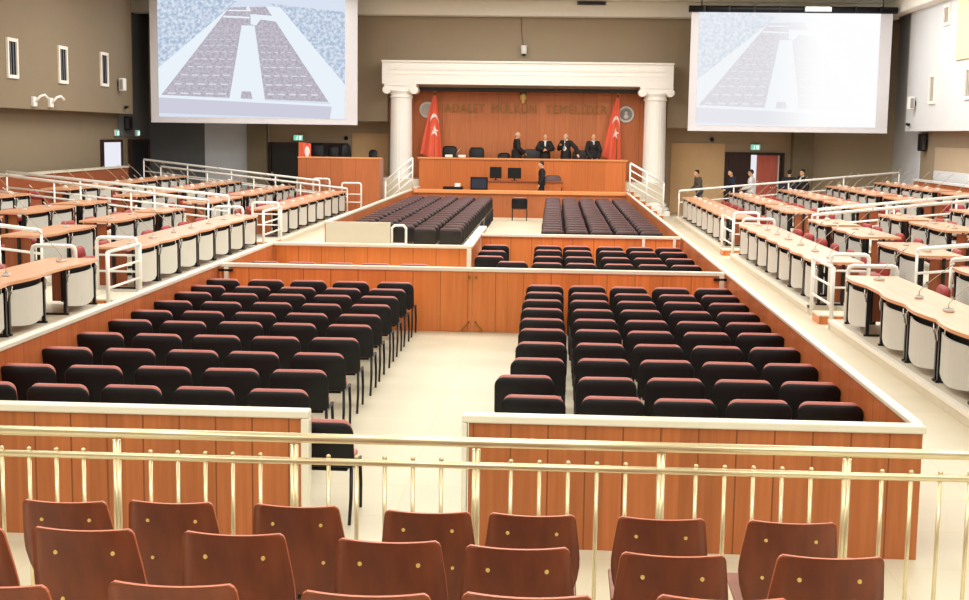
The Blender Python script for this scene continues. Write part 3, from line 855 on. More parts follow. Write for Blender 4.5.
o = thing('wall_lettering', 'dull brass capital letters across the wood wall above the judges', 'lettering', (0, 51.27, 3.82))
def word(txt, x0, x1):
    cu = bpy.data.curves.new('word', 'FONT'); cu.body = txt; cu.size = .48; cu.extrude = .02; cu.space_character = 1.15
    ob = bpy.data.objects.new('word', cu); COL.objects.link(ob)
    bpy.context.view_layer.update()
    me = bpy.data.meshes.new_from_object(ob.evaluated_get(bpy.context.evaluated_depsgraph_get()))
    bpy.data.objects.remove(ob); bpy.data.curves.remove(cu)
    xs = [v.co.x for v in me.vertices]; w = max(xs) - min(xs); mn = min(xs)
    for v in me.vertices:
        X = x0 + (v.co.x - mn) / w * (x1 - x0); v.co = Vector((X, -v.co.z - .02, v.co.y))
    me.materials.clear(); me.materials.append(M['brass'])
    q = bpy.data.objects.new('word', me); COL.objects.link(q); q.parent = o
word('ADALET', -4.3, -2.75); word('MÜLKÜN', -2.45, -.72); word('TEMELİDİR', -.35, 2.02)

# ------------------------------------------------------------------ judges' bench, stairs, clerk furniture
o = thing('judges_bench', 'long raised orange wood bench in front of the judges', 'bench', (0, 49.42, .3))
MB().box(-5.1, 2.72, 0, .12, 0, 1.72).build('front_panel', 'wood_bench', o)
MB().box(-5.16, 2.78, -.04, .75, 1.72, 1.79, 0, .015).build('worktop', 'wood_cap', o)
for x in (-5.1, 2.64): MB().box(x, x + .08, .12, .13, 0, 1.72).build('end_panel', 'wood_bench', o)

def stairs(label, xa, xb, s):
    o = thing('staircase', label, 'staircase', (xa, 47.35, 0), 0, 'short stairs up to the dais')
    n = 6; L = abs(xb - xa)
    for i in range(n):
        x0, x1 = L * i / n, L * (i + 1) / n
        MB().box(s * x0, s * L, 0, 1.35, .17 * i, .17 * (i + 1) - .03).build('riser', 'wood_bench', o)
        MB().box(s * (x0 - .03), s * (x1 + .01), -.02, 1.37, .17 * (i + 1) - .03, .17 * (i + 1)).build('tread', 'nosing', o)
stairs('short wooden stair with white treads right of the bench', 4.0, 2.7, -1)
stairs('short wooden stair with white treads left of the bench', -6.1, -4.98, 1)
def stair_rail(label, xa, za, xb, zb, y):
    o = thing('stair_railing', label, 'railing', (xa, y, 0), 0, 'white rails of the dais stairs')
    d = xb - xa
    for i in range(4): MB().tube([(0, 0, za - i * .25), (d, 0, zb - i * .25)], .04 if i == 0 else .028, 8).build('bar', 'rail_white', o)
    for u in (0, .5, 1): MB().tube([(d * u, 0, max(0, za + (zb - za) * u - 1.1)), (d * u, 0, za + (zb - za) * u)], .03, 8).build('post', 'rail_white', o)
stair_rail('white four-bar rail along the stair right of the bench', 3.98, 1.33, 2.76, 2.02, 47.27)
stair_rail('white four-bar rail along the stair left of the bench', -6.1, 1.25, -5.12, 2.1, 47.27)
# side bench on the left
o = thing('side_bench', 'tall wood side bench at the left before the dark doorway', 'bench', (0, 47.2, 0))
MB().box(-9.3, -6.32, 0, .12, 0, 2.03).build('front_panel', 'wood_side', o)
MB().box(-6.44, -6.32, .12, 1.1, 0, 2.03).build('end_panel', 'wood_side', o)
MB().box(-9.32, -6.3, -.02, .75, 2.03, 2.08, 0, .01).build('worktop', 'wood_cap', o)
# clerk's counter
o = thing('clerk_counter', 'low orange clerk counter with brown top before the bench', 'counter', (0, 48.4, .3))
MB().box(-2.95, .3, 0, .08, 0, .92).build('front_panel', 'wood_bench', o)
MB().box(-3.0, .36, -.04, .3, .92, .98, 0, .012).build('worktop', 'desk_side', o)
for x in (-2.95, .22): MB().box(x, x + .08, .08, .28, 0, .92).build('end_panel', 'wood_bench', o)
def monitor(label, x, y, z, w, h, rz=0):
    o = thing('monitor', label, 'monitor', (x, y, z), rz, 'black monitors on the clerk counter')
    MB().box(-w / 2, w / 2, 0, .04, .08, .08 + h, 0, .01).build('screen_housing', 'black', o)
    MB().box(-.03, .03, .04, .07, .01, .2).build('neck', 'black', o)
    MB().box(-.12, .12, -.02, .16, 0, .012, 0, .004).build('foot', 'black', o)
monitor('black monitor on the left of the clerk counter', -2.15, 48.6, 1.28, .44, .42)
monitor('black monitor right of the first on the clerk counter', -1.45, 48.6, 1.28, .5, .4)
o = thing('black_cabinet', 'black box standing on the parapet shelf left of the counter', 'box', (-2.68, 47.1, .986))
MB().box(-.31, .31, -.1, .18, 0, .46, 0, .015).build('housing', 'black', o); MB().box(-.26, .26, -.112, -.1, .06, .4).build('front_plate', 'navy', o)
o = thing('document_tray', 'flat black tray lying on the parapet shelf at left', 'tray', (-3.62, 47.1, .986))
MB().box(-.36, .36, -.12, .16, 0, .03).build('bottom', 'black', o)
b = MB().box(-.36, .36, -.12, -.1, .03, .1).box(-.36, .36, .14, .16, .03, .1).box(-.36, -.34, -.1, .14, .03, .1).box(.34, .36, -.1, .14, .03, .1); b.build('rim', 'black', o)
o = tag(MB().box(-.1, .1, -.08, .08, 0, .19, 0, .02).build('paper_stack', 'paper', None, (-3.46, 47.12, 1.017)), 'small white paper pile lying in the black tray', 'paper')

def exec_chair(label, x, y, z, w=.58, h=1.2, m='black', rz=0, group='high backed chairs behind the benches'):
    o = thing('high_backed_chair', label, 'chair', (x, y, z), rz, group)    # faces -y
    b = MB(); b.plate(w, h - .48, .14, .08, .11, lambda X, Y, Z: (X, .2 + Y + .1 * Z / .6 + .3 * X * X * -1, .48 + Z), 0, .04); b.build('backrest', m, o)
    MB().box(-w / 2 + .02, w / 2 - .02, -.28, .24, .42, .53, 0, .04, 3).build('seat', m, o)
    for s in (-1, 1):
        b = MB(); b.tube([(s * w / 2, .2, .5), (s * (w / 2 + .03), .15, .7), (s * (w / 2 + .03), -.12, .72), (s * w / 2, -.16, .5)], .022, 8); b.build('armrest', 'black', o)
    MB().tube([(0, 0, .06), (0, 0, .42)], .035, 10).build('pedestal', 'black_metal', o)
    b = MB()
    for k in range(5): a = 2 * PI * k / 5; b.tube([(0, 0, .08), (.3 * math.cos(a), .3 * math.sin(a), .035)], [.028, .035], 6)
    b.build('star_base', 'black_metal', o)
exec_chair('empty black high-backed chair nearest the left flag', -4.05, 50.45, 1.25, .56, 1.26)
exec_chair('empty black high-backed chair second from the left flag', -3.0, 50.45, 1.25, .58, 1.22)
exec_chair('grey high-backed chair behind the judge with clasped hands', -.86, 50.87, 1.25, .66, 1.18, 'dark_grey')
exec_chair('dark grey chair right of the judge in open robe', 1.0, 50.86, 1.25, .54, 1.16, 'dark_grey')
exec_chair('black chair beside the standing judge on the left', -1.95, 50.87, 1.25, .5, 1.02)
exec_chair('black high-backed chair at the left of the side bench', -8.95, 48.9, 1.3, .5, 1.26)
exec_chair('black high-backed chair second along the side bench', -8.33, 48.9, 1.3, .44, 1.2)
exec_chair('black chair turned sideways behind the side bench', -7.64, 48.9, 1.3, .4, 1.26, 'black', .7)
exec_chair('small black chair at the right of the side bench', -6.82, 48.85, 1.3, .34, 1.05)
exec_chair('maroon chair tucked behind the clerk counter beside the walking woman', -.02, 49.0, .3, .62, 1.18, 'maroon')
def bench_mic(x, y, z, label):
    r = make_mic(0); r.location = (x, y, z); tag(r, label, 'microphone')
o = thing('bench_microphone', 'thin gooseneck microphone on the bench left of centre', 'microphone', (-3.72, 49.6, 2.09))
MB().box(-.06, .06, -.06, .06, 0, .04, 0, .01).build('base', 'black', o); MB().tube([(0, 0, .04), (.05, 0, .2), (.2, 0, .38)], .008, 6).build('gooseneck', 'chrome', o)
for x, lab in ((-4.0, 'white papers on the bench before the left empty chair'), (-3.5, 'white papers on the bench beside the thin microphone')):
    tag(MB().box(-.14, .14, -.1, .1, 0, .1, 0, .02).build('paper_stack', 'paper', None, (x, 49.8, 2.09)), lab, 'paper', 'paper piles on the bench')
# leaning red and white banner behind the side bench
o = thing('small_flag', 'small red and white flag behind the left end of the side bench', 'flag', (-9.32, 48.45, 1.3))
MB().tube([(-.2, 0, 0), (-.2, 0, 1.35)], .015, 8).build('pole', 'brass', o)
b = MB(); vs = []; n = 10
for j in range(2):
    for i in range(n + 1): vs.append((-.2 + .46 * i / n, .03 * math.sin(i * 1.3), 1.3 - .7 * j - .05 * i / n))
b._add(vs, [(i, i + 1, n + 2 + i, n + 1 + i) for i in range(n)], 0, True)
c = b.build('cloth', 'flag_red', o)
b = MB(); b.ell((.12, -.03, .95), (.1, .012, .2), 0, 14, 8); b.build('white_emblem', 'flag_white', c)

# ------------------------------------------------------------------ projection screens
def screen(label, x0, x1, z0, z1, case, white):
    Y = 48.0; o = thing('projection_screen', label, 'screen', (0, Y, 0), 0, 'projection screens on the far wall')
    MB().box(x0, x1, 0, .05, z0, z1).build('fabric', 'screen_cloth', o)
    MB().box(x0, x1, -.03, .08, z0 - .05, z0 + .02).build('bottom_bar', 'screen_cloth', o)
    if case:
        b = MB().tube([(x0 - .1, 0, z1 + .08), (x1 + .15, 0, z1 + .08)], .12, 12)
        for k in range(8): xx = x0 + (x1 - x0) * (k + .5) / 8; b.box(xx - .04, xx + .04, -.14, .1, z1 - .02, z1 + .2)
        b.build('case', 'black', o)
        for u in (.05, .95):
            xx = x0 + (x1 - x0) * u; MB().tube([(xx, 0, z1 + .18), (xx, 0, 8.0)], .02, 6).build('hanger', 'black_metal', o)
        MB().box(x0 + (x1 - x0) * .56, x0 + (x1 - x0) * .69, -.25, -.12, z1 + .0, z1 + .17, 0, .02).build('motor_box', 'white', o)
    def mixc(c): return tuple(v + (250 - v) * white for v in c)
    fd = (x0 + (x1 - x0) * .36, x0 + (x1 - x0) * .66) if white else None
    mats = [glow('screen_bg', mixc((218, 227, 242)), 1.0, fade=fd), glow('screen_seats', mixc((172, 190, 213)), 1.0, mixc((220, 229, 242)), 8, .38, .62, fd),
            glow('screen_aisle', mixc((234, 242, 250)), 1.0, fade=fd), glow('screen_chairs', mixc((176, 168, 179)), 1.0, mixc((198, 196, 208)), 11, .35, .65, fd),
            glow('screen_panel', mixc((206, 206, 222)), 1.0, fade=fd), glow('screen_dash', mixc((222, 222, 234)), 1.0, fade=fd)]
    b = MB(); lay = [0]
    W = x1 - x0; Hh = z1 - z0
    def poly(pts, mi, d):
        vs = [(x0 + W * (px - 5) / 960, -.004 - .004 * d, z1 - Hh * py / 572) for px, py in pts]
        b._add(vs, [tuple(range(len(vs)))], mi, False)
    poly([(42, 2), (908, 2), (908, 552), (42, 552)], 0, 0)
    poly([(42, 2), (300, 2), (410, 28), (42, 330)], 1, 1)
    poly([(42, 330), (410, 28), (372, 60), (55, 452), (42, 452)], 2, 2)
    poly([(55, 452), (372, 55), (545, 50), (832, 475)], 3, 1)
    poly([(372, 466), (432, 135), (492, 135), (538, 472)], 2, 2)
    poly([(350, 92), (470, 96), (470, 104), (346, 100)], 2, 2); poly([(375, 65), (470, 66), (470, 72), (370, 71)], 2, 2)
    poly([(474, 84), (590, 92), (600, 118), (520, 108), (500, 135), (474, 130)], 2, 3)
    poly([(545, 50), (610, 52), (908, 395), (908, 552), (838, 552), (850, 488), (832, 475)], 2, 2)
    poly([(560, 36), (908, 72), (908, 395), (610, 60)], 1, 1)
    poly([(42, 452), (852, 486), (846, 496), (42, 464)], 2, 3)
    poly([(42, 464), (846, 496), (838, 552), (42, 535)], 4, 2)
    poly([(430, 432), (472, 432), (480, 466), (425, 464)], 3, 4)
    if not white:
        poly([(452, 62), (464, 44), (478, 72)], 2, 3)
    # pale chair-back highlights in receding rows
    for r in range(11):
        t = (r / 10) ** 1.5; y = 150 + 290 * t
        for sd in (0, 1):
            lo = 372 - (y - 55) * .80 + 12; hi = 432 - (y - 135) * .18 - 6
            if sd: lo, hi = 494 + (y - 135) * .135 + 6, 545 + (y - 50) * .675 - 14
            n = 5; w = (hi - lo) / n
            for k in range(n):
                a = lo + w * k + w * .15; poly([(a, y), (a + w * .62, y + 1), (a + w * .62, y + 2 + 6 * t), (a, y + 1 + 6 * t)], 5, 2)
    b.build('projected_picture', mats, o, None, False)
    return o
screen('large hanging screen at the left with the courtroom projected in blue', -14.95, -7.25, 3.3, 7.9, False, 0)
screen('large hanging screen at the right, washed out white, black case', 4.84, 11.98, 3.26, 7.48, True, .6)

# ------------------------------------------------------------------ doors, exit signs, wall fittings
def exit_sign(label, loc, rz):
    o = thing('exit_sign', label, 'exit sign', loc, rz, 'green exit signs over the doors'); o.scale = (.75, 1, .85)
    MB().box(-.26, .26, -.08, 0, 0, .28, 0, .02).build('housing', 'white', o)
    MB().box(-.24, .24, -.09, -.08, .02, .26).build('lit_face', 'exit', o)
    b = MB(); b.ell((-.04, -.095, .2), (.025, .006, .03), 0, 8, 6)
    b.tube([(-.05, -.095, .17), (-.07, -.095, .1)], .02, 6); b.tube([(-.07, -.095, .1), (-.02, -.095, .05)], .012, 6); b.tube([(-.07, -.095, .1), (-.13, -.095, .05)], .012, 6)
    b.box(.05, .17, -.096, -.09, .05, .22); b.build('running_figure', 'exit_fig', o)
def door_frame(name, x0, x1, y, z1, leaves, rz=0, loc=None):
    o = bpy.data.objects.new(name, None); COL.objects.link(o); struct(o)
    o.location = loc or (0, y, 0); o.rotation_euler = (0, 0, rz)
    f = MB().box(x0 - .1, x0, -.12, 0, 0, z1 + .1).box(x1, x1 + .1, -.12, 0, 0, z1 + .1).box(x0, x1, -.12, 0, z1, z1 + .1)
    f.build('door_frame', 'dark_door', o)
    for a, c, m in leaves:
        d = MB().box(a, c, -.07, -.01, .0, z1, 0, .006).build('door_leaf', m, o)
        MB().tube([(c - .12, -.07, 1.05), (c - .12, -.13, 1.05), (c - .28, -.13, 1.05)], .014, 8).build('door_handle', 'chrome', d)
    return o
door_frame('door_1', 6.85, 8.95, 52, 2.32, [(6.87, 7.74, 'dark_door'), (7.76, 7.97, 'lit_white'), (8.0, 8.78, 'red_door'), (8.8, 8.86, 'white'), (8.86, 8.94, 'dark_door')])  # glowing strip stands for the lit corridor in the door gap
exit_sign('green exit sign above the red door on the right', (7.9, 51.98, 2.5), 0)
door_frame('door_2', -11.3, -8.3, 52, 2.45, [(-11.28, -9.82, 'door_black'), (-9.8, -8.32, 'door_black')], 0, (0, 51.9, 0))
exit_sign('green exit sign above the dark double door on the left', (-10.2, 51.88, 2.62), 0)
door_frame('door_3', -.98, .98, 0, 2.5, [(-.96, .96, 'lit_white')], PI / 2, (-16.3, 47.35, 0))
exit_sign('small green exit sign above the lit white side door', (-16.28, 47.9, 2.72), PI / 2)
door_frame('door_4', -1.05, 1.05, 0, 2.5, [(-1.03, 1.03, 'door_black')], PI / 2, (-16.26, 50.45, 0))
exit_sign('small green exit sign above the black side door', (-16.24, 50.2, 2.72), PI / 2)

def slot_window(name, x, y, z0, z1, s, w=.55):
    o = bpy.data.objects.new(name, None); COL.objects.link(o); struct(o); o.location = (x, y, z0)
    h = z1 - z0; d = -s * .06
    MB().box(0, d, -w / 2 - .1, -w / 2, -.1, h + .1).box(0, d, w / 2, w / 2 + .1, -.1, h + .1).box(0, d, -w / 2, w / 2, h, h + .1).box(0, d, -w / 2, w / 2, -.1, 0).build('window_frame', 'nosing', o)
    MB().box(0, d * .2, -w / 2, w / 2, 0, h).build('pane', 'slate' if s < 0 else 'grey', o)
    b = MB()
    for k in range(3): yy = -w / 2 + w * (k + .5) / 3; b.box(d * .3, d * .7, yy - .02, yy + .02, 0, h)
    b.build('mullion', 'black' if s < 0 else 'mic_grey', o)
for i, (y, za, zb) in enumerate([(37.35, 4.5, 5.45), (41.25, 4.5, 5.48), (45.1, 4.55, 5.52)]): slot_window('window_%d' % (i + 1), -15.7, y, za, zb, -1)
for i, (y, za, zb) in enumerate([(45.05, 4.3, 5.1), (41.2, 4.35, 5.15), (43.85, 6.8, 7.28)]): slot_window('window_%d' % (i + 4), 12.7, y, za, zb, 1, .5)
def wall_speaker(label, x, y, z, s, m, w=.3, h=.45):
    o = thing('wall_speaker', label, 'speaker', (x, y, z), 0, 'small speakers on the side walls')
    d = -s * .26
    MB().box(0, -s * .06, -.05, .05, h * .35, h * .65).build('bracket', 'black', o)
    MB().box(-s * .06, d, -w / 2, w / 2, 0, h, 0, .03).build('cabinet', m, o)
    MB().box(-s * .1, -s * .22, -w / 2 - .012, -w / 2, .05, h - .05).build('grille', 'grey' if m == 'white' else 'dark_grey', o)
wall_speaker('small white speaker high on the left wall', -15.7, 46.6, 4.35, -1, 'white')
wall_speaker('small white speaker high on the bright right wall', 12.7, 47.1, 4.05, 1, 'white')
wall_speaker('black speaker under the left overhang above the side doors', -16.3, 49.0, 2.95, -1, 'black', .4, .5)
wall_speaker('black rounded speaker on the lower right wall', 13.3, 47.6, 2.6, 1, 'black', .45, .62)
for i, (y, lab) in enumerate(((38.8, 'left white curved lamp on the ledge of the left wall'), (40.1, 'right white curved lamp on the ledge of the left wall'))):
    o = thing('curved_lamp', lab, 'lamp', (-15.7, y, 3.62), 0, 'white curved lamps on the left wall')
    MB().box(-.02, .1, -.14, .14, 0, .3, 0, .03).build('base', 'white', o)
    MB().tube([(.08, 0, .15), (.2, .1, .32), (.25, .3, .36), (.28, .45, .25)], [.05, .04, .04, .06], 10).build('neck', 'white', o)
for lab, loc, s in (('tiny black camera at the lower corner of the left wall', (-15.7, 47.3, 3.75), -1), ('tiny black camera at the lower corner of the right wall', (12.7, 47.7, 3.5), 1)):
    o = thing('wall_camera', lab, 'camera', loc, 0, 'tiny cameras on the side walls')
    MB().box(0, -s * .08, -.04, .04, 0, .08).build('bracket', 'black', o); MB().tube([(-s * .1, 0, .04), (-s * .1, -.22, .02)], .05, 10).build('body', 'black', o)
o = thing('wall_camera', 'white camera on the brown wall above the entablature with thin cable', 'camera', (-1.22, 50.5, 6.05))
MB().box(-.05, .05, -.1, 0, 0, .1).build('bracket', 'grey', o); MB().tube([(0, -.18, .3), (0, -.2, -.02)], [.12, .1], 14).build('body', 'white', o)
MB().ell((0, -.2, -.03), (.09, .09, .07)).build('lens_dome', 'black', o); MB().tube([(0, -.03, .1), (-.1, -.02, .8), (-.12, -.02, 1.37)], .008, 6).build('cable', 'black', o)
o = thing('air_vent', 'dark air vent grille high on the white beam', 'vent', (1.3, 49.9, 7.83))
MB().box(-.55, .55, -.05, 0, 0, .15).build('frame', 'grey', o)
b = MB()
for k in range(4): b.box(-.5, .5, -.07, -.05, .02 + k * .032, .04 + k * .032)
b.build('slat', 'black', o)
for lab, loc in (('small dark sensor on the far right lower wall', (6.2, 52, 2.9)), ('small dark sensor on the far left lower wall', (-8.3, 52, 2.75))):
    o = thing('wall_sensor', lab, 'sensor', loc, 0, 'small dark wall sensors'); MB().tube([(0, 0, 0), (0, -.03, 0)], .1, 12).build('plate', 'grey', o); MB().ell((0, -.05, 0), (.08, .06, .08)).build('dome', 'black', o)
tag(MB().box(12.64, 12.7, 33.5, 42.6, 5.5, 7.45, 0, .02).build('wall_panel_or_light_patch', 'lamp_light_patch'), 'pale yellow patch of painted lamp light high on the bright right wall', 'panel')  # slab coloured as lamp light falling on the wall
tag(MB().box(13.24, 13.3, 30, 46.3, 1.95, 2.75, 0, .01).build('wall_panel_or_light_patch', 'wall_low'), 'pale beige panel on the lower right wall', 'panel')
tag(MB().box(13.2, 13.3, 30, 46.2, .75, 1.95, 0, .01).build('wall_panel_or_light_patch', 'wall_white'), 'white low panel on the lower right wall under the beige one', 'panel')
tag(MB().box(4.62, 6.72, 51.95, 52, .0, 2.75).build('wall_panel_or_light_patch', 'tan'), 'plain beige panel between right column and red door', 'panel')
tag(MB().box(-8.05, -6.6, 51.95, 52, .0, 2.95).build('wall_panel_or_light_patch', 'tan'), 'plain beige panel behind the side bench chairs', 'panel')

# ------------------------------------------------------------------ people
def bake(b, name, m, parent, voxel, smooth=4):
    me = bpy.data.meshes.new(name); b.bm.to_mesh(me); b.bm.free()
    ob = bpy.data.objects.new('tmp', me); COL.objects.link(ob)
    md = ob.modifiers.new('r', 'REMESH'); md.mode = 'VOXEL'; md.voxel_size = voxel
    ms = ob.modifiers.new('s', 'SMOOTH'); ms.iterations = smooth; ms.factor = .5
    bpy.context.view_layer.update()
    m2 = bpy.data.meshes.new_from_object(ob.evaluated_get(bpy.context.evaluated_depsgraph_get()))
    bpy.data.objects.remove(ob); bpy.data.meshes.remove(me)
    m2.name = name; m2.materials.clear(); m2.materials.append(M[m])
    for p in m2.polygons: p.use_smooth = True
    q = bpy.data.objects.new(name, m2); COL.objects.link(q)
    if parent: q.parent = parent
    return q
def person(label, loc, rz, top='robe', legs='robe', hair='hair_dark', arms=None, robe=False, hgt=1.75, lean=0, shirt=None, head_turn=0, walk=0, bald=False, tie=False):
    """faces +y before rotation"""
    k = hgt / 1.75
    A = arms or {}
    fwd = lambda z: lean * max(0, z - .95)
    def V(x, y, z): return Vector((x * k, (y + fwd(z)) * k, z * k))
    eL, wL = A.get('L', ((-.25, -.03, 1.14), (-.25, .08, .90))); eR, wR = A.get('R', ((.25, -.03, 1.14), (.25, .08, .90)))
    sh = [(-.185, 0, 1.43), (.185, 0, 1.43)]
    legp = [[(-.09, 0, .93), (-.095, .02 + walk * .16, .5), (-.1, -.02 + walk * .3, .08), (-.105, .12 + walk * .3, .035)],
            [(.09, 0, .93), (.095, .02 - walk * .1, .5), (.1, -.02 - walk * .28, .08), (.105, .12 - walk * .28, .035)]]
    hc = V(0, .03, 1.635)
    b = MB()
    b.ell(V(0, 0, 1.30), (.165 * k, .105 * k, .2 * k)); b.ell(V(0, 0, 1.12), (.14 * k, .095 * k, .16 * k)); b.ell(V(0, 0, .98), (.155 * k, .105 * k, .13 * k))
    b.limb([V(0, -.01, 1.44), V(0, .015, 1.56)], [.06 * k, .052 * k])
    for (s, e, w) in ((sh[0], eL, wL), (sh[1], eR, wR)):
        b.limb([V(*s), V(*e), V(*w)], [.055 * k, .042 * k, .03 * k])
    for lp in legp: b.limb([V(*p) for p in lp], [.085 * k, .055 * k, .04 * k, .035 * k])
    # head with face
    R = Matrix.Rotation(head_turn, 3, 'Z')
    def Hd(x, y, z): return hc + R @ Vector((x * k, y * k, z * k))
    b.ell(hc, (.074 * k, .092 * k, .115 * k), rot=R); b.ell(Hd(0, .03, -.06), (.055 * k, .06 * k, .06 * k))
    b.ell(Hd(0, .095, -.012), (.013 * k, .02 * k, .026 * k)); b.ell(Hd(0, .085, -.062), (.026 * k, .012 * k, .008 * k)); b.ell(Hd(0, .082, .03), (.05 * k, .012 * k, .01 * k))
    for s in (-1, 1): b.ell(Hd(s * .076, -.01, -.005), (.012 * k, .02 * k, .03 * k))
    # hands: palm, four fingers, thumb
    for sgn, e, w in ((-1, eL, wL), (1, eR, wR)):
        p0 = V(*w); d = (p0 - V(*e)).normalized(); up = Vector((0, 0, 1)); sd = d.cross(up)
        if sd.length < .3: sd = d.cross(Vector((0, 1, 0)))
        sd.normalize(); nn = sd.cross(d)
        b.limb([p0, p0 + d * .05 * k, p0 + d * .09 * k], [.028 * k, .033 * k, .03 * k], n=8)
        for i, (o_, ln) in enumerate(((-.03, .065), (-.01, .078), (.01, .074), (.03, .058))):
            q0 = p0 + d * .09 * k + sd * o_ * k; q1 = q0 + d * ln * .55 * k - nn * .006 * k; q2 = q1 + d * ln * .45 * k - nn * .022 * k
            b.limb([q0, q1, q2], [.011 * k, .010 * k, .009 * k], n=6)
        t0 = p0 + d * .03 * k - sd * sgn * .03 * k; b.limb([t0, t0 + (d * .035 - sd * sgn * .022) * k, t0 + (d * .065 - sd * sgn * .022) * k], [.013 * k, .012 * k, .010 * k], n=6)
    body = bake(b, 'person', 'skin', None, .009, 3)
    tag(body, label, 'person'); body.location = loc; body.rotation_euler = (0, 0, rz)
    for s in (-1, 1):
        MB().ell(Hd(s * .03, .085, .008), (.011 * k, .006 * k, .008 * k)).build('eye', 'eye', body)
    if hair:
        b = MB()
        b.ell(Hd(0, -.022, .035), (.082 * k, .088 * k, .098 * k), rot=R)
        if not bald: b.ell(Hd(0, .03, .085), (.062 * k, .05 * k, .035 * k), rot=R)
        if bald:   # only a fringe round the back
            b = MB(); b.ell(Hd(0, -.045, .0), (.083 * k, .068 * k, .065 * k), rot=R)
        bake(b, 'hair', hair, body, .009, 2)
    # top garment
    g = .034
    b = MB()
    b.ell(V(0, 0, 1.30), ((.165 + g) * k, (.105 + g) * k, (.195 + g * .4) * k)); b.ell(V(0, 0, 1.12), ((.15 + g) * k, (.10 + g) * k, .18 * k)); b.ell(V(0, 0, .96), ((.165 + g) * k, (.115 + g) * k, .17 * k))
    b.limb([V(-.12, -.01, 1.45), V(.12, -.01, 1.45)], [.055 * k, .055 * k])
    for (s, e, w) in ((sh[0], eL, wL), (sh[1], eR, wR)):
        ww = Vector(w); ee = Vector(e); we = ee + (ww - ee) * .9
        rs = [.082, .07, .054] if not robe else [.08, .085, .095]
        b.limb([V(*s), V(*e), V(*we)], [r * k for r in rs])
    if robe:
        b.tube([V(0, 0, 1.1), V(0, 0, .8), V(0, 0, .25)], [.19 * k, .21 * k, .25 * k], 16)
    bake(b, 'robe' if robe else 'jacket', top, body, .013, 4)
    if not robe:
        b = MB()
        for lp in legp: b.limb([V(*p) for p in lp[:3]], [.105 * k, .078 * k, .06 * k])
        b.ell(V(0, 0, .95), (.165 * k, .115 * k, .12 * k)); bake(b, 'trousers', legs, body, .013, 3)
    b = MB()
    for lp in legp:
        b.limb([V(*lp[2]) + Vector((0, -.02, -.03)), V(*lp[3])], [.05 * k, .045 * k])
    bake(b, 'shoes', 'black', body, .012, 3)
    if shirt:
        b = MB(); n = 6; w, z0, z1 = shirt
        b.ell(V(0, .06, (z0 + z1) / 2), (w * k, .085 * k, (z1 - z0) / 2 * k)); b.limb([V(-.04, .02, 1.5), V(.04, .02, 1.5)], [.035 * k, .035 * k]); bake(b, 'shirt_front', 'shirt', body, .01, 2)
        if tie:
            b = MB(); b.prism([V(-.012, .15, 1.42), V(.012, .15, 1.42), V(.022, .155, 1.2), V(0, .155, 1.14), V(-.022, .155, 1.2)], (0, .006, 0)); b.build('tie', 'navy', body)
    return body
ZJ = 1.25; YJ = 50.42
person('person in black robe standing in profile left of the other judges', (-1.43, YJ, ZJ), -PI / 2 + .25, robe=True, hair='hair_grey', bald=True, hgt=1.84, arms={'L': ((-.27, .0, 1.16), (-.2, .2, 1.0)), 'R': ((.27, 0, 1.16), (.2, .22, 1.0))})
person('person in black robe with hands clasped at the chest, behind bench centre', (-.34, YJ, ZJ), PI, robe=True, hair='hair_grey', bald=True, hgt=1.76, shirt=(.055, 1.2, 1.5),
       arms={'L': ((-.3, .06, 1.2), (-.06, .27, 1.16)), 'R': ((.3, .06, 1.2), (.06, .27, 1.18))})
person('person in open black robe over pale shirt leaning an arm on a chair', (.46, YJ, ZJ), PI - .5, robe=True, hair='hair_grey', bald=True, hgt=1.8, shirt=(.1, .95, 1.48), head_turn=-.4, tie=True,
       arms={'L': ((-.42, .0, 1.22), (-.56, .12, 1.02)), 'R': ((.24, .1, 1.18), (.1, .28, 1.3))})
person('person in black robe standing beside the right flag, hands on bench', (1.49, YJ + .04, ZJ), PI + .2, robe=True, hair='hair_grey', bald=True, hgt=1.79, shirt=(.035, 1.32, 1.5), lean=.1,
       arms={'L': ((-.26, .08, 1.14), (-.12, .3, .86)), 'R': ((.26, .08, 1.14), (.12, .3, .86))})
person('person in black suit walking past the clerk counter towards the left', (-.42, 47.85, .3), PI / 2, top='robe', legs='robe', hair='hair_dark', hgt=1.73, walk=.5)
PY = 49.4
person('person in grey jacket at the left end of the group by the red door', (5.5, PY, 0), PI / 2 + .2, top='jacket_grey', legs='navy', hair='hair_dark', hgt=1.76, lean=.15, arms={'L': ((-.25, .05, 1.14), (-.15, .32, 1.02)), 'R': ((.25, .05, 1.14), (.15, .32, 1.0))})
person('person in navy jacket before the dark door leaf facing left', (6.75, PY, 0), PI / 2 + .2, top='navy', legs='navy', hair='hair_dark', hgt=1.8, lean=.12, arms={'L': ((-.25, .05, 1.14), (-.15, .32, 1.02)), 'R': ((.25, .05, 1.14), (.2, .36, 1.05))})
person('person in white shirt before the red door facing left', (7.42, PY, 0), PI / 2 - .2, top='shirt', legs='navy', hair='hair_dark', hgt=1.8, arms={'L': ((-.26, .04, 1.14), (-.15, .3, 1.05)), 'R': ((.26, .04, 1.14), (.15, .3, 1.05))})
person('person in dark navy jacket bending with back turned, right of the door', (8.8, PY, 0), -.3, top='navy', legs='navy', hair='hair_dark', hgt=1.8, lean=.25)
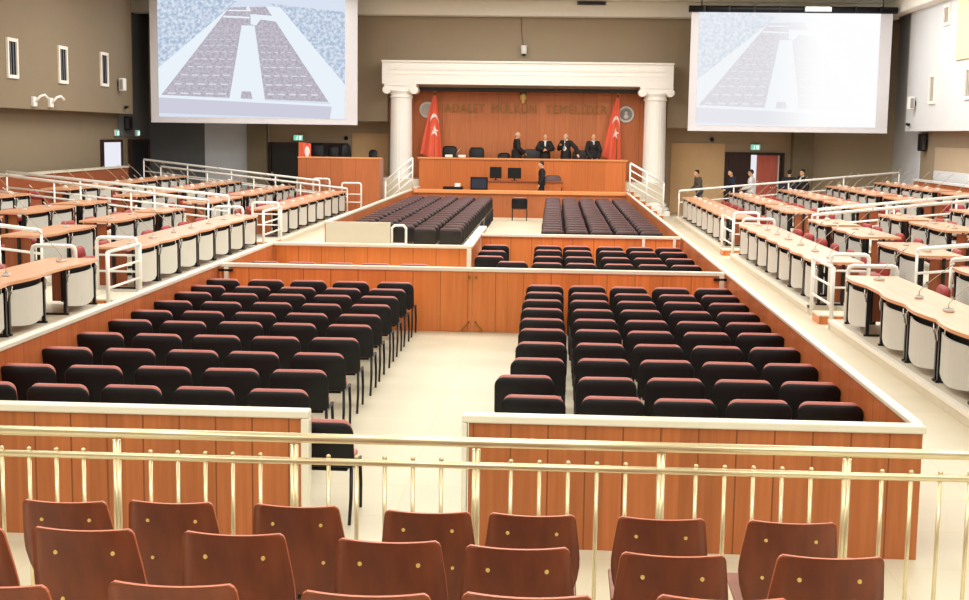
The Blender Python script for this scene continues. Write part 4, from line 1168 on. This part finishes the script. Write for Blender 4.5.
person('person in black jacket facing left at the right end of the group', (9.32, PY, 0), PI / 2 + .5, top='robe', legs='navy', hair='hair_dark', hgt=1.84, shirt=(.05, 1.2, 1.5))

# ------------------------------------------------------------------ lights
def area(name, loc, sx, sy, power, color=(1, .978, .93), rot=(0, 0, 0)):
    l = bpy.data.lights.new(name, 'AREA'); l.shape = 'RECTANGLE'; l.size = sx; l.size_y = sy; l.energy = power; l.color = color
    o = bpy.data.objects.new(name, l); COL.objects.link(o); o.location = loc; o.rotation_euler = rot
    return o
for y, p in ((-2, 330), (5, 300), (13, 260), (22, 460), (31, 540), (40, 560), (45.5, 220)):
    for x in (-10, -1.2, 7.6):
        area('ceiling_light', (x, y, 7.95), 5.5, 4.0 if y < 46 else 2.0, p)
# unseen area lamp added to brighten the right-hand wall
area('right_wall_fill', (10.2, 41, 7.6), 1.0, 10, 120, (1, .98, .94), (0, math.radians(-60), 0))
w = bpy.data.worlds.new('World'); SC.world = w; w.use_nodes = True
w.node_tree.nodes['Background'].inputs[0].default_value = (.9, .92, 1, 1); w.node_tree.nodes['Background'].inputs[1].default_value = .3

# ------------------------------------------------------------------ camera
cam = bpy.data.cameras.new('Camera'); co = bpy.data.objects.new('Camera', cam); COL.objects.link(co)
cam.sensor_fit = 'HORIZONTAL'; cam.sensor_width = 36; cam.lens = 36 * 1300 / 969
pitch, yaw, roll = math.radians(7.288), math.radians(-2.946), math.radians(.8)
cy, sy = math.cos(yaw), math.sin(yaw)
fw = Vector((sy * math.cos(pitch), cy * math.cos(pitch), -math.sin(pitch))); rt = Vector((cy, -sy, 0)); up = rt.cross(fw)
r2 = rt * math.cos(roll) + up * math.sin(roll); u2 = up * math.cos(roll) - rt * math.sin(roll)
Mx = Matrix((r2, u2, -fw)).transposed().to_4x4(); Mx.translation = (0, 0, H)
co.matrix_world = Mx; cam.clip_end = 200; cam.clip_start = .05
SC.camera = co
SC.view_settings.view_transform = 'Standard'; SC.view_settings.look = 'None'; SC.view_settings.gamma = 1; SC.view_settings.use_curve_mapping = False
SC.view_settings.exposure = 0.0
